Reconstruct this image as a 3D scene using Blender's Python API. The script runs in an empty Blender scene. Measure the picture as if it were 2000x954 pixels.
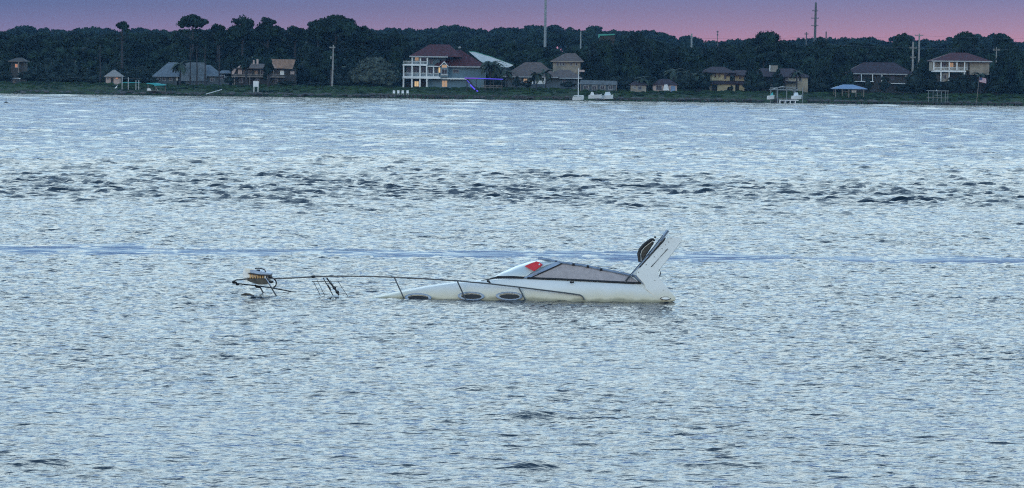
import bpy, math, random
import numpy as np
from mathutils import Vector, Matrix

random.seed(7); rng = np.random.default_rng(7)
SC = bpy.context.scene
COL = SC.collection
R = math.radians

def s2l(r, g, b):
    f = lambda c: (c/255/12.92) if c/255 <= .04045 else ((c/255+.055)/1.055)**2.4
    return (f(r), f(g), f(b), 1)

# ------------------------------------------------------------------ camera
# telephoto from a low balcony: 5.6 m above the water, boat at 101 m, far shore at 1000 m
FPX = 7874.0                      # focal length in pixels of the 2000 px wide photograph
CAM = Vector((0, 0, 5.6))
PITCH = math.atan(326/FPX); ROLL = R(0.70)
fwd = Vector((0, math.cos(PITCH), -math.sin(PITCH)))
rt0 = Vector((1, 0, 0)); up0 = rt0.cross(fwd)
rt = rt0*math.cos(ROLL) + up0*math.sin(ROLL)
up = rt.cross(fwd)
cam_d = bpy.data.cameras.new('camera'); cam = bpy.data.objects.new('camera', cam_d); COL.objects.link(cam)
cam_d.sensor_width = 36; cam_d.lens = 36*FPX/2000; cam_d.clip_start = 1; cam_d.clip_end = 12000
M3 = Matrix((rt, up, -fwd)).transposed()
cam.matrix_world = Matrix.Translation(CAM) @ M3.to_4x4()
SC.camera = cam

def P(px, py, Y):
    d = fwd*FPX + rt*(px-1000) + up*(477-py)
    return CAM + d*(Y/d.y)
def G(px, py):                    # the point of the water surface seen at a pixel
    d = fwd*FPX + rt*(px-1000) + up*(477-py)
    return CAM + d*(-CAM.z/d.z)

# ------------------------------------------------------------------ sky (dusk, opposite the sunset)
W = bpy.data.worlds.new('World'); SC.world = W; W.use_nodes = True
nt = W.node_tree; nt.nodes.clear(); N = nt.nodes.new; L = nt.links.new
tc = N('ShaderNodeTexCoord'); sep = N('ShaderNodeSeparateXYZ'); L(tc.outputs['Generated'], sep.inputs[0])
mx = N('ShaderNodeMath'); mx.operation = 'MAXIMUM'; L(sep.outputs['Z'], mx.inputs[0]); mx.inputs[1].default_value = 0
sq = N('ShaderNodeMath'); sq.operation = 'SQRT'; L(mx.outputs[0], sq.inputs[0])
def ramp(stops):
    r = N('ShaderNodeValToRGB'); e = r.color_ramp.elements
    while len(e) > 1: e.remove(e[0])
    e[0].position = stops[0][0]; e[0].color = s2l(*stops[0][1])
    for p, c in stops[1:]:
        k = e.new(p); k.color = s2l(*c)
    L(sq.outputs[0], r.inputs[0]); return r
HIGH = [(.23, (84, 134, 202)), (.30, (128, 172, 212)), (.38, (192, 224, 243)), (.46, (226, 244, 250)), (.60, (206, 233, 248)), (.78, (146, 184, 224)), (1, (112, 154, 206))]
rl = ramp([(0, (140, 112, 145)), (.085, (136, 120, 158)), (.105, (110, 112, 156)), (.13, (76, 98, 146)), (.17, (82, 114, 176))]+HIGH)
rr = ramp([(0, (206, 126, 142)), (.092, (200, 136, 156)), (.115, (168, 132, 160)), (.148, (116, 118, 162)), (.18, (94, 122, 182))]+HIGH)
mr = N('ShaderNodeMapRange'); L(sep.outputs['X'], mr.inputs[0]); mr.inputs[1].default_value = -.16; mr.inputs[2].default_value = .13
mixs = N('ShaderNodeMix'); mixs.data_type = 'RGBA'; L(mr.outputs[0], mixs.inputs[0]); L(rl.outputs[0], mixs.inputs[6]); L(rr.outputs[0], mixs.inputs[7])
bg = N('ShaderNodeBackground'); L(mixs.outputs[2], bg.inputs[0]); bg.inputs[1].default_value = 1.0
mg = N('ShaderNodeValToRGB'); L(sq.outputs[0], mg.inputs[0]); e_ = mg.color_ramp.elements     # brightness of the afterglow by height, times 3
MGS = [(.22, .333), (.30, .42), (.41, .74), (.58, .72), (.77, .36), (1, .25)]
e_[0].position, e_[1].position = MGS[0][0], MGS[1][0]
for p_, v_ in MGS[2:]: e_.new(p_)
for k_, (p_, v_) in enumerate(MGS): e_[k_].color = (v_, v_, v_, 1)
m3 = N('ShaderNodeMath'); m3.operation = 'MULTIPLY'; L(mg.outputs[0], m3.inputs[0]); m3.inputs[1].default_value = 3; L(m3.outputs[0], bg.inputs[1])
sky = N('ShaderNodeTexSky'); sky.sky_type = 'NISHITA'; sky.sun_disc = False
SUN_EL, SUN_AZ = R(3.5), R(205)           # low sun behind the camera, a little to the left
sky.sun_elevation = SUN_EL; sky.sun_rotation = SUN_AZ
bg2 = N('ShaderNodeBackground'); L(sky.outputs[0], bg2.inputs[0]); bg2.inputs[1].default_value = 0.012
ads = N('ShaderNodeAddShader'); L(bg.outputs[0], ads.inputs[0]); L(bg2.outputs[0], ads.inputs[1])
wo = N('ShaderNodeOutputWorld'); L(ads.outputs[0], wo.inputs[0])

sd = bpy.data.lights.new('sun', 'SUN'); sd.energy = 0.35; sd.angle = R(12); sd.color = (1, .80, .58)
so = bpy.data.objects.new('sun', sd); COL.objects.link(so)
sv = Vector((math.sin(SUN_AZ)*math.cos(SUN_EL), math.cos(SUN_AZ)*math.cos(SUN_EL), math.sin(SUN_EL)))
so.rotation_euler = sv.to_track_quat('Z', 'Y').to_euler(); so.location = (0, 0, 60)

SC.view_settings.view_transform = 'Standard'; SC.view_settings.look = 'None'
SC.view_settings.exposure = 0; SC.view_settings.gamma = 1
SC.cycles.use_denoising = False; SC.cycles.pixel_filter_type = 'BLACKMAN_HARRIS'; SC.cycles.filter_width = 1.15
SC.cycles.max_bounces = 6; SC.cycles.transparent_max_bounces = 8

# ------------------------------------------------------------------ materials
MATS = {}
def mat(name, c1, c2=None, rough=.6, metal=0, scale=3, bump=0, bscale=20, spec=.5, coord='Object', detail=4, stretch=None, lo=.35, hi=.65):
    if name in MATS: return MATS[name]
    m = bpy.data.materials.new(name); m.use_nodes = True; t = m.node_tree; b = t.nodes['Principled BSDF']
    b.inputs['Roughness'].default_value = rough; b.inputs['Metallic'].default_value = metal
    b.inputs['Specular IOR Level'].default_value = spec
    c1 = tuple(c1)+(1,); c2 = tuple(c2 or [x*.72 for x in c1[:3]])+(1,)
    co = t.nodes.new('ShaderNodeTexCoord'); mp = t.nodes.new('ShaderNodeMapping'); t.links.new(co.outputs[coord], mp.inputs[0])
    if stretch: mp.inputs['Scale'].default_value = stretch
    nz = t.nodes.new('ShaderNodeTexNoise'); nz.inputs['Scale'].default_value = scale; nz.inputs['Detail'].default_value = detail
    t.links.new(mp.outputs[0], nz.inputs[0])
    cr = t.nodes.new('ShaderNodeValToRGB'); t.links.new(nz.outputs[0], cr.inputs[0])
    cr.color_ramp.elements[0].position = lo; cr.color_ramp.elements[1].position = hi
    cr.color_ramp.elements[0].color = c2; cr.color_ramp.elements[1].color = c1
    t.links.new(cr.outputs[0], b.inputs['Base Color'])
    if bump:
        n2 = t.nodes.new('ShaderNodeTexNoise'); n2.inputs['Scale'].default_value = bscale; t.links.new(mp.outputs[0], n2.inputs[0])
        bp_ = t.nodes.new('ShaderNodeBump'); bp_.inputs['Strength'].default_value = bump; bp_.inputs['Distance'].default_value = .02
        t.links.new(n2.outputs[0], bp_.inputs['Height']); t.links.new(bp_.outputs[0], b.inputs['Normal'])
    MATS[name] = m; return m
def emit(name, col, s):
    if name in MATS: return MATS[name]
    m = bpy.data.materials.new(name); m.use_nodes = True; b = m.node_tree.nodes['Principled BSDF']
    b.inputs['Base Color'].default_value = (*[x*.3 for x in col], 1); b.inputs['Emission Color'].default_value = (*col, 1)
    b.inputs['Emission Strength'].default_value = s
    MATS[name] = m; return m

LEAF = mat('foliage_green', (.021, .047, .032), (.004, .011, .012), rough=.8, scale=.22, spec=.15, detail=9, lo=.38, hi=.66)
LEAF2 = mat('foliage_olive', (.022, .040, .034), (.008, .018, .018), rough=.8, scale=.6, spec=.15)
LEAFG = mat('foliage_silver', (.10, .13, .105), (.03, .048, .044), rough=.8, scale=.8, spec=.2)
PALM = mat('palm_green', (.04, .065, .045), (.02, .035, .025), rough=.7, scale=2, spec=.3)
BARK = mat('bark', (.040, .038, .042), (.018, .018, .022), rough=.95, scale=3, stretch=(4, 4, .5))
GRASS = mat('shore_grass', (.034, .068, .026), (.010, .024, .017), rough=.95, scale=.25, spec=.1, detail=8)
ROCK = mat('shore_rock', (.10, .10, .10), (.04, .045, .05), rough=.9, scale=.8)
WHITE = mat('white_paint', (.74, .77, .78), (.62, .66, .68), rough=.5, scale=.8)
BLUEW = mat('pale_blue_siding', (.12, .20, .26), (.08, .15, .20), rough=.7, scale=.7, stretch=(.4, .4, 6))
TILER = mat('red_roof_shingles', (.095, .026, .034), (.045, .015, .022), rough=.85, scale=1.6, detail=6)
TILEB = mat('brown_roof_shingles', (.14, .11, .10), (.08, .066, .066), rough=.9, scale=1.6, detail=6)
TILEP = mat('plum_roof_shingles', (.048, .032, .044), (.028, .022, .032), rough=.9, scale=1.6, detail=6)
TILEG = mat('grey_roof_shingles', (.15, .19, .23), (.09, .12, .15), rough=.9, scale=1.6, detail=6)
TILEO = mat('tan_roof_shingles', (.33, .22, .17), (.22, .15, .12), rough=.9, scale=1.6, detail=6)
THATCH = mat('thatch', (.32, .31, .30), (.18, .18, .18), rough=1, scale=2, stretch=(3, 3, .6))
BEIGE = mat('beige_stucco', (.33, .29, .24), (.22, .20, .17), rough=.9, scale=.8)
TAN = mat('tan_stucco', (.42, .38, .30), (.30, .27, .22), rough=.9, scale=.8)
YELLOW = mat('yellow_stucco', (.50, .44, .28), (.36, .32, .22), rough=.9, scale=.8)
GREYW = mat('grey_siding', (.09, .115, .14), (.055, .075, .09), rough=.85, scale=.8)
PINKW = mat('pink_stucco', (.52, .40, .37), (.38, .30, .28), rough=.9, scale=.8)
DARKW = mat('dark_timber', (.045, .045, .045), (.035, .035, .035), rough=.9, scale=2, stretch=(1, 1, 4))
WOOD = mat('weathered_timber', (.24, .21, .19), (.13, .12, .11), rough=.9, scale=2, stretch=(1, 1, 4))
GLASS = mat('dark_glass', (.02, .028, .035), (.012, .018, .025), rough=.12, scale=1, spec=.8)
METALR = mat('white_metal_roof', (.66, .74, .80), (.56, .64, .70), rough=.45, scale=.5)
TEAL = mat('teal_canvas', (.06, .42, .44), (.04, .32, .36), rough=.8, scale=1)
SLATEB = mat('blue_metal_roof', (.16, .27, .44), (.12, .21, .36), rough=.5, scale=1)
GREENR = mat('green_metal_roof', (.05, .33, .25), (.04, .24, .2), rough=.6, scale=1)
STEELM = mat('galvanised_steel', (.24, .28, .30), (.16, .19, .21), rough=.5, metal=.3, scale=2)
DARKST = mat('weathered_steel', (.09, .10, .11), (.06, .07, .08), rough=.6, metal=.2, scale=2)
EAVE = mat('pale_gutter_paint', (.40, .43, .45), (.30, .33, .35), rough=.6, scale=1)
LIT = emit('lit_window', (1, .70, .36), .62)
LITD = emit('dim_window', (1, .62, .36), .30)
LITR = emit('red_window', (1, .34, .14), .45)
LED = emit('blue_led', (.13, .09, .95), .8)
LEDP = emit('violet_led', (.26, .10, .85), .75)

# ------------------------------------------------------------------ mesh helper
ICO_V = None
def ico():
    global ICO_V
    if ICO_V is None:
        t = (1+5**.5)/2
        v = np.array([(-1,t,0),(1,t,0),(-1,-t,0),(1,-t,0),(0,-1,t),(0,1,t),(0,-1,-t),(0,1,-t),(t,0,-1),(t,0,1),(-t,0,-1),(-t,0,1)], float)
        v /= np.linalg.norm(v[0])
        f = [(0,11,5),(0,5,1),(0,1,7),(0,7,10),(0,10,11),(1,5,9),(5,11,4),(11,10,2),(10,7,6),(7,1,8),(3,9,4),(3,4,2),(3,2,6),(3,6,8),(3,8,9),(4,9,5),(2,4,11),(6,2,10),(8,6,7),(9,8,1)]
        ICO_V = (v, f)
    return ICO_V
class MB:
    def __init__(s): s.v = []; s.f = []
    def add(s, vs, fs):
        o = len(s.v); s.v += [tuple(v) for v in vs]; s.f += [tuple(i+o for i in f) for f in fs]; return s
    def box(s, x0, x1, y0, y1, z0, z1):
        return s.add([(x0,y0,z0),(x1,y0,z0),(x1,y1,z0),(x0,y1,z0),(x0,y0,z1),(x1,y0,z1),(x1,y1,z1),(x0,y1,z1)],
                     [(0,3,2,1),(4,5,6,7),(0,1,5,4),(1,2,6,5),(2,3,7,6),(3,0,4,7)])
    def prism(s, poly, y0, y1, f=lambda x, z: 0):   # polygon in x-z pushed along y
        n = len(poly)
        return s.add([(x, y0+f(x, z), z) for x, z in poly]+[(x, y1+f(x, z), z) for x, z in poly],
                     [tuple(range(n)), tuple(range(2*n-1, n-1, -1))]+[(i, n+i, n+(i+1) % n, (i+1) % n) for i in range(n)])
    def hip(s, x0, x1, y0, y1, z0, z1, r0, r1, th=.15):
        ym = (y0+y1)/2
        v = [(x0,y0,z0),(x1,y0,z0),(x1,y1,z0),(x0,y1,z0),(r0,ym,z1),(r1,ym,z1)]
        v += [(x0,y0,z0-th),(x1,y0,z0-th),(x1,y1,z0-th),(x0,y1,z0-th)]
        return s.add(v, [(0,1,5,4),(1,2,5),(2,3,4,5),(3,0,4),(6,7,1,0),(7,8,2,1),(8,9,3,2),(9,6,0,3),(9,8,7,6)])
    def tube(s, pts, r, n=6, cap=True):
        pts = [Vector(p) for p in pts]; rr = r if isinstance(r, (list, tuple)) else [r]*len(pts)
        o = len(s.v); ref = Vector((0, 0, 1))
        for i, p in enumerate(pts):
            d = (pts[min(i+1, len(pts)-1)]-pts[max(i-1, 0)]).normalized()
            a = d.cross(ref if abs(d.dot(ref)) < .95 else Vector((0, 1, 0))).normalized(); b = d.cross(a)
            for k in range(n):
                q = 2*math.pi*k/n; s.v.append(tuple(p+(a*math.cos(q)+b*math.sin(q))*rr[i]))
        for i in range(len(pts)-1):
            for k in range(n):
                s.f.append((o+i*n+k, o+i*n+(k+1) % n, o+(i+1)*n+(k+1) % n, o+(i+1)*n+k))
        if cap:
            s.f.append(tuple(o+k for k in range(n))[::-1]); s.f.append(tuple(o+(len(pts)-1)*n+k for k in range(n)))
        return s
    def blob(s, c, r, jit=.15):
        v, f = ico(); q = v*(1+rng.uniform(-jit, jit, (12, 1)))*np.array(r)+np.array(c)
        return s.add(q.tolist(), f)
    def mesh(s, name, m, smooth=False):
        me = bpy.data.meshes.new(name); me.from_pydata(s.v, [], s.f); me.materials.append(m)
        if smooth: me.shade_smooth()
        return me
    def build(s, name, m, parent=None, smooth=False, label=None):
        o = bpy.data.objects.new(name, s.mesh(name, m, smooth)); COL.objects.link(o)
        if parent: o.parent = parent
        if label: o['label'] = label
        return o
def tag(o, label=None, cat=None, group=None, kind=None):
    if label: o['label'] = label
    if cat: o['category'] = cat
    if group: o['group'] = group
    if kind: o['kind'] = kind
    return o
def empty(name, loc, label, cat, group=None):
    o = bpy.data.objects.new(name, None); o.location = loc; o.empty_display_size = .5; COL.objects.link(o)
    return tag(o, label, cat, group)
def link(name, me, parent, loc=(0, 0, 0), scale=(1, 1, 1), rz=0):
    o = bpy.data.objects.new(name, me); COL.objects.link(o); o.parent = parent
    o.location = loc; o.scale = scale; o.rotation_euler.z = rz; return o

# ------------------------------------------------------------------ water: one sheet of real waves, finer where it is near
def tile(size, n, kmin, kmax, p, spread, rms_slope, seed, wind=0.0):
    g = np.random.default_rng(seed)
    k1 = np.fft.fftfreq(n, size/n)*2*np.pi
    KX, KY = np.meshgrid(k1, k1, indexing='ij'); K = np.hypot(KX, KY); K[0, 0] = 1
    ang = np.arctan2(KX, KY)-wind
    A = K**(-p)*np.where((K > kmin) & (K < kmax), 1, 0)*(np.abs(np.cos(ang))**spread+.04)
    A[0, 0] = 0
    F = A*(g.normal(size=(n, n))+1j*g.normal(size=(n, n)))
    h = np.fft.ifft2(F).real
    H = np.fft.fft2(h)
    sy = np.fft.ifft2(1j*KY*H).real; s = rms_slope/sy.std()
    dx = np.fft.ifft2(1j*KX/K*H).real; dy = np.fft.ifft2(1j*KY/K*H).real
    return size, n, h*s, dx*s, dy*s
def sample(T, x, y, rot):
    size, n, *F = T; c, s = math.cos(rot), math.sin(rot)
    u = (x*c+y*s)/size*n; v = (-x*s+y*c)/size*n
    i = np.floor(u).astype(np.int64); j = np.floor(v).astype(np.int64); a = u-i; b = v-j
    i0 = i % n; i1 = (i+1) % n; j0 = j % n; j1 = (j+1) % n
    out = [f[i0, j0]*(1-a)*(1-b)+f[i1, j0]*a*(1-b)+f[i0, j1]*(1-a)*b+f[i1, j1]*a*b for f in F]
    h, dx, dy = out
    return h, dx*c-dy*s, dx*s+dy*c
def smooth(a, b, x):
    t = np.clip((x-a)/(b-a), 0, 1); return t*t*(3-2*t)
T_long = tile(97.0, 512, .9, 4.5, 2.3, 3, .035, 3, .12)
T_mid = tile(41.0, 640, 3.5, 18, 1.8, 1.6, .085, 4, -.1)
T_fine = tile(14.3, 512, 9, 50, 1.7, 1.0, .17, 5, .15)

def soft(x, y, sx, sy, seed):                # smooth wandering noise for patches and edges
    g = np.random.default_rng(seed); o = 0
    for k in range(7):
        o = o+np.sin(x/sx*g.uniform(.4, 2.3)*6.28+y/sy*g.uniform(-2, 2)*6.28+g.uniform(0, 6.28))
    return o/2.6

Ys = [46.0]
while Ys[-1] < 1010: Ys.append(Ys[-1]*(1+float(np.interp(Ys[-1], [150, 190, 320, 420], [.0012, .0013, .0021, .0025]))))
Ys = np.array([-300, -60, 5, 18, 24, 30, 36, 41.]+Ys+[1030, 1080.])
ts = np.linspace(-.145, .145, 360)
ext = []; t = .145; st = .0009
while t < 2.2: st *= 1.13; t += st; ext.append(t)
ts = np.concatenate([-np.array(ext)[::-1], ts, ext])
TT, YY = np.meshgrid(ts, Ys)
XX = TT*np.maximum(YY, 120.0)*1.0 if False else TT*np.where(YY < 30, 60, YY)
d = np.hypot(XX, YY)
cell = np.abs(np.gradient(XX, axis=1))+.001*0
fade_f = (1-smooth(130, 300, d))*np.clip(.16/np.maximum(cell, .01), 0, 1)**2
fade_m = (1-smooth(450, 900, d)*.7)*np.clip(.5/np.maximum(cell, .01), 0, 1)**2
fade_l = np.clip(2.6/np.maximum(cell, .01), 0, 1)**2
yoff = 1.6*soft(XX, YY*0, 45, 1, 11)*.5
slick = np.exp(-((YY-(127.4-XX*.02)-yoff*.6)/(3.9+1.0*soft(XX, YY, 14, 60, 12)))**2)
slick = smooth(.34, .58, slick*(.80+.30*soft(XX, YY, 4.5, 1.7, 13)+.12*soft(XX, YY, 1.5, .8, 19)))
patch = np.clip(.92+.08*soft(XX, YY, 30, 22, 14), .35, 1.5)
rough = smooth(160, 200, YY+6*soft(XX, YY, 34, 40, 15))*(1-smooth(200, 330, YY+20*soft(XX, YY, 70, 60, 16)))
rough = rough*np.clip(.92+.25*soft(XX, YY, 9, 14, 17), 0, 1.4)
h1, a1, b1 = sample(T_long, XX, YY, .0); h2, a2, b2 = sample(T_mid, XX, YY, .21); h3, a3, b3 = sample(T_fine, XX, YY, -.17)
h4, a4, b4 = sample(T_mid, XX*.85+13, YY*1.35+5, -.06)
calm_far = 1-.15*smooth(270, 420, d)
k1 = fade_l*(.13+.30*smooth(70, 130, d)+.5*rough+1.4*smooth(225, 340, d)); k2 = fade_m*patch*(1-.93*slick)*(.34+.9*rough+.6*smooth(65, 170, d)+.5*smooth(230, 340, d))*calm_far
k3 = fade_f*patch*(1-.97*slick)*(.74+.40*smooth(58, 105, d)); k4 = fade_m*(.04+.38*smooth(95, 150, d)*(1-smooth(280, 360, d))+1.75*rough)*(1-.6*slick)*1.5*calm_far
ZZ = h1*k1+h2*k2+h3*k3+h4*k4
ch = .8
DX = (a1*k1+a2*k2+a3*k3+a4*k4)*ch; DY = (b1*k1+b2*k2+b3*k3+b4*k4)*ch
for (px, py, ln, amp, wd) in [(1045, 813, .5, .07, .36), (1040, 912, .5, .07, .35), (1420, 908, .8, .04, .28), (945, 757, .8, .05, .35),
                              (80, 905, .8, .05, .3), (430, 697, .5, .05, .3), (1712, 287, 1.5, .05, .9), (1650, 575, .6, .04, .4), (610, 690, .5, .04, .3)]:
    c = G(px, py); amp *= 1.35; ex = (XX-c.x)/ln; ey = (YY-c.y-.12*np.sin(ex*2))/wd
    ZZ += amp*np.exp(-ex**2)*np.exp(-ey**2); DY -= amp*.9*np.exp(-ex**2)*np.exp(-ey**2)
shore = 1-smooth(975, 1000, YY)*.8
ZZ *= shore; edge = (YY < 40) | (YY > 1005); ZZ[edge] = 0; DX[edge] = 0; DY[edge] = 0
nr, nc = XX.shape
co = np.stack([XX+DX, YY+DY, ZZ], -1).reshape(-1, 3).astype(np.float32)
idx = np.arange(nr*nc, dtype=np.int32).reshape(nr, nc)
q = np.stack([idx[:-1, :-1], idx[:-1, 1:], idx[1:, 1:], idx[1:, :-1]], -1).reshape(-1, 4)
me = bpy.data.meshes.new('water'); me.vertices.add(len(co)); me.vertices.foreach_set('co', co.ravel())
me.loops.add(q.size); me.loops.foreach_set('vertex_index', q.ravel())
me.polygons.add(len(q)); me.polygons.foreach_set('loop_start', np.arange(0, q.size, 4, dtype=np.int32))
me.polygons.foreach_set('use_smooth', np.ones(len(q), bool))
at = me.attributes.new('ripple', 'FLOAT', 'POINT'); at.data.foreach_set('value', ((1-.82*slick)*patch*(.75+.25*smooth(58, 100, d))).ravel().astype(np.float32))
at = me.attributes.new('swell', 'FLOAT', 'POINT'); at.data.foreach_set('value', (smooth(170, 330, d)*(1+.35*soft(XX, YY, 60, 90, 18))).ravel().astype(np.float32))
me.update(calc_edges=True)
wm = bpy.data.materials.new('bay_water'); wm.use_nodes = True; t = wm.node_tree; b = t.nodes['Principled BSDF']
b.inputs['Base Color'].default_value = (.006, .020, .034, 1); b.inputs['Roughness'].default_value = .07; b.inputs['IOR'].default_value = 1.333
tcn = t.nodes.new('ShaderNodeTexCoord')
def nz(scale, det, dist, prev=None, st=1.0, sc=(1, 1, 1)):
    mp = t.nodes.new('ShaderNodeMapping'); mp.inputs['Scale'].default_value = sc; t.links.new(tcn.outputs['Object'], mp.inputs[0])
    n = t.nodes.new('ShaderNodeTexNoise'); n.inputs['Scale'].default_value = scale; n.inputs['Detail'].default_value = det; t.links.new(mp.outputs[0], n.inputs[0])
    bb = t.nodes.new('ShaderNodeBump'); bb.inputs['Distance'].default_value = dist; bb.inputs['Strength'].default_value = st
    t.links.new(n.outputs[0], bb.inputs['Height'])
    if prev: t.links.new(prev.outputs[0], bb.inputs['Normal'])
    return bb
an = t.nodes.new('ShaderNodeAttribute'); an.attribute_name = 'ripple'
b1_ = nz(1.3, 3, .16, sc=(.8, 1.1, 1)); b2_ = nz(6, 3, .05, b1_, sc=(.8, 1.1, 1))
for q_ in (b1_, b2_): t.links.new(an.outputs['Fac'], q_.inputs['Strength'])
b3_ = nz(.5, 4, 1.2, b2_, sc=(.7, .3, 1)); an2 = t.nodes.new('ShaderNodeAttribute'); an2.attribute_name = 'swell'; t.links.new(an2.outputs['Fac'], b3_.inputs['Strength'])
t.links.new(b3_.outputs[0], b.inputs['Normal'])
me.materials.append(wm)
water = bpy.data.objects.new('water', me); COL.objects.link(water); tag(water, 'wind-rippled blue bay water around the sunken motor yacht', None, None, 'structure')

# ------------------------------------------------------------------ far shore ground
GY = [980, 994, 1001, 1008, 1020, 1040, 1100, 1250, 1450, 1800, 2600]
GZ = [-2, -.8, .7, 1.5, 2.3, 2.7, 3.6, 6.5, 10.5, 14, 16]
def gz(Y, x=0.0): return float(np.interp(Y, GY, GZ))+.12*math.sin(x*.11+Y*.05)*(1 if Y > 1005 else 0)
xs = np.arange(-900, 901, 6.0); yg = sorted(set(list(range(980, 1044, 3))+[1060, 1080, 1100, 1150, 1200, 1250, 1300, 1350, 1400, 1450, 1550, 1650, 1800, 2200, 2600]))
mb = MB()
for Y in yg:
    for x in xs: mb.v.append((x, Y+ (1.2*math.sin(x*.07)+.7*math.sin(x*.31)), gz(Y, x)))
n = len(xs)
for j in range(len(yg)-1):
    for i in range(n-1): mb.f.append((j*n+i, j*n+i+1, (j+1)*n+i+1, (j+1)*n+i))
tag(mb.build('shore_ground', GRASS, smooth=True), 'grassy far bank rising gently from the waterline', None, None, 'structure')
mb = MB()
for i in range(1500):
    x = rng.uniform(-230, 230); s = rng.uniform(.25, .75)
    mb.blob((x, 1001+rng.uniform(-2.2, 2.2)+1.2*math.sin(x*.07), rng.uniform(0, .75)), (s*1.3, s, s*.7), .3)
tag(mb.build('shore_rocks', ROCK), 'dark boulders heaped along the far waterline', 'rocks', None, 'stuff')
mb = MB()
for i in range(2600):
    x = rng.uniform(-220, 220); Y = rng.uniform(1005, 1034); s = rng.uniform(.15, .55); z = gz(Y, x)
    mb.blob((x, Y, z+.1), (s*1.8, s, s*.75), .35)
tag(mb.build('grass_tufts', GRASS), 'rough grass tufts growing over the far bank', 'grass', None, 'stuff')

# ------------------------------------------------------------------ trees
def leaves(c, nrm, size, g):
    """two crossing-free rhombic leaf clumps per point; returns vertex and face arrays"""
    n = len(c); a = g.normal(size=(n, 3)); a -= nrm*np.sum(a*nrm, 1, keepdims=True); a /= np.linalg.norm(a, axis=1, keepdims=True)+1e-9
    b = np.cross(nrm, a); s = size*g.uniform(.5, 1.25, (n, 1))
    v = np.stack([c+a*s, c+b*s*.6+nrm*s*.25, c-a*s*.9, c-b*s*.65+nrm*s*.1], 1).reshape(-1, 3)
    f = np.arange(4*n).reshape(-1, 4); return v, f
def crown_arrays(kind, Wd, Ht, nb, nl, leaf, seed):
    g = np.random.default_rng(seed); V = []; Fq = []; Ft = []; off = 0
    iv, fi = ico(); fi = np.array(fi)
    for k in range(nb):
        th = g.uniform(0, 2*math.pi)
        if kind == 'dome': ph = g.uniform(-.15, 1); rr = math.sqrt(max(0, 1-ph*ph))*g.uniform(.8, 1)
        elif kind == 'umbrella': rr = g.uniform(.1, 1); ph = .25+.65*math.sqrt(max(0, 1-rr*rr))+g.uniform(-.45, .05)*(rr > .3)
        else: ph = g.uniform(-.95, 1); rr = math.sqrt(max(0, 1-ph*ph))
        br = Wd*g.uniform(.09, .19)
        c = np.array([math.cos(th)*rr*(Wd/2-br), math.sin(th)*rr*(Wd/2-br), 0])
        if kind == 'round': c[2] = Ht/2+ph*(Ht/2-br*.6)
        else: c[2] = Ht*.22+max(ph, -.2)*(Ht*.78-br*.6)
        sq_ = np.array([1, 1, .62 if kind == 'umbrella' else .75])
        d_ = g.normal(size=(nl, 3)); d_ /= np.linalg.norm(d_, axis=1, keepdims=True); d_[:, 2] = np.abs(d_[:, 2])*.9-.25*g.random(nl)
        p = c+d_*br*sq_*g.uniform(.65, 1.22, (nl, 1))
        nn = d_+g.normal(size=(nl, 3))*.6; nn /= np.linalg.norm(nn, axis=1, keepdims=True)
        v, f = leaves(p, nn, leaf, g); V.append(v); Fq.append(f+off); off += len(v)
        cv = iv*(1+g.uniform(-.2, .2, (12, 1)))*br*.72*sq_+c; V.append(cv); Ft.append(fi+off); off += 12
    if kind != 'umbrella':
        cv = iv*np.array([Wd*.36, Wd*.36, Ht*.33])*(1+g.uniform(-.15, .15, (12, 1)))+np.array([0, 0, Ht*(.5 if kind == 'round' else .38)])
        V.append(cv); Ft.append(fi+off); off += 12
    return np.concatenate(V), np.concatenate(Fq), np.concatenate(Ft)
def np_mesh(name, V, Fq, Ft, m):
    me = bpy.data.meshes.new(name); me.vertices.add(len(V)); me.vertices.foreach_set('co', V.astype(np.float32).ravel())
    li = np.concatenate([Fq.ravel(), Ft.ravel()]).astype(np.int32); nq, n3 = len(Fq), len(Ft)
    me.loops.add(len(li)); me.loops.foreach_set('vertex_index', li)
    me.polygons.add(nq+n3); me.polygons.foreach_set('loop_start', np.concatenate([np.arange(nq)*4, nq*4+np.arange(n3)*3]).astype(np.int32))
    me.update(calc_edges=True); me.materials.append(m); return me
CROWN = {}
def crown_mesh(kind, size, var, m):
    key = (kind, size, var, m.name)
    if key not in CROWN:
        Wd = {'s': 4.0, 'm': 8.0, 'l': 13.0}[size]; nb = {'s': 14, 'm': 30, 'l': 60}[size]
        Ht = Wd*{'dome': .62, 'umbrella': .42, 'round': .85}[kind]
        a = crown_arrays(kind, Wd, Ht, nb, 60, .34 if size != 's' else .24, hash((kind, size, var)) % 1 + var*17+len(kind)*101+ord(size[0]))
        CROWN[key] = (np_mesh('crown', *a, m), Wd, Ht)
    return CROWN[key]
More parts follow.
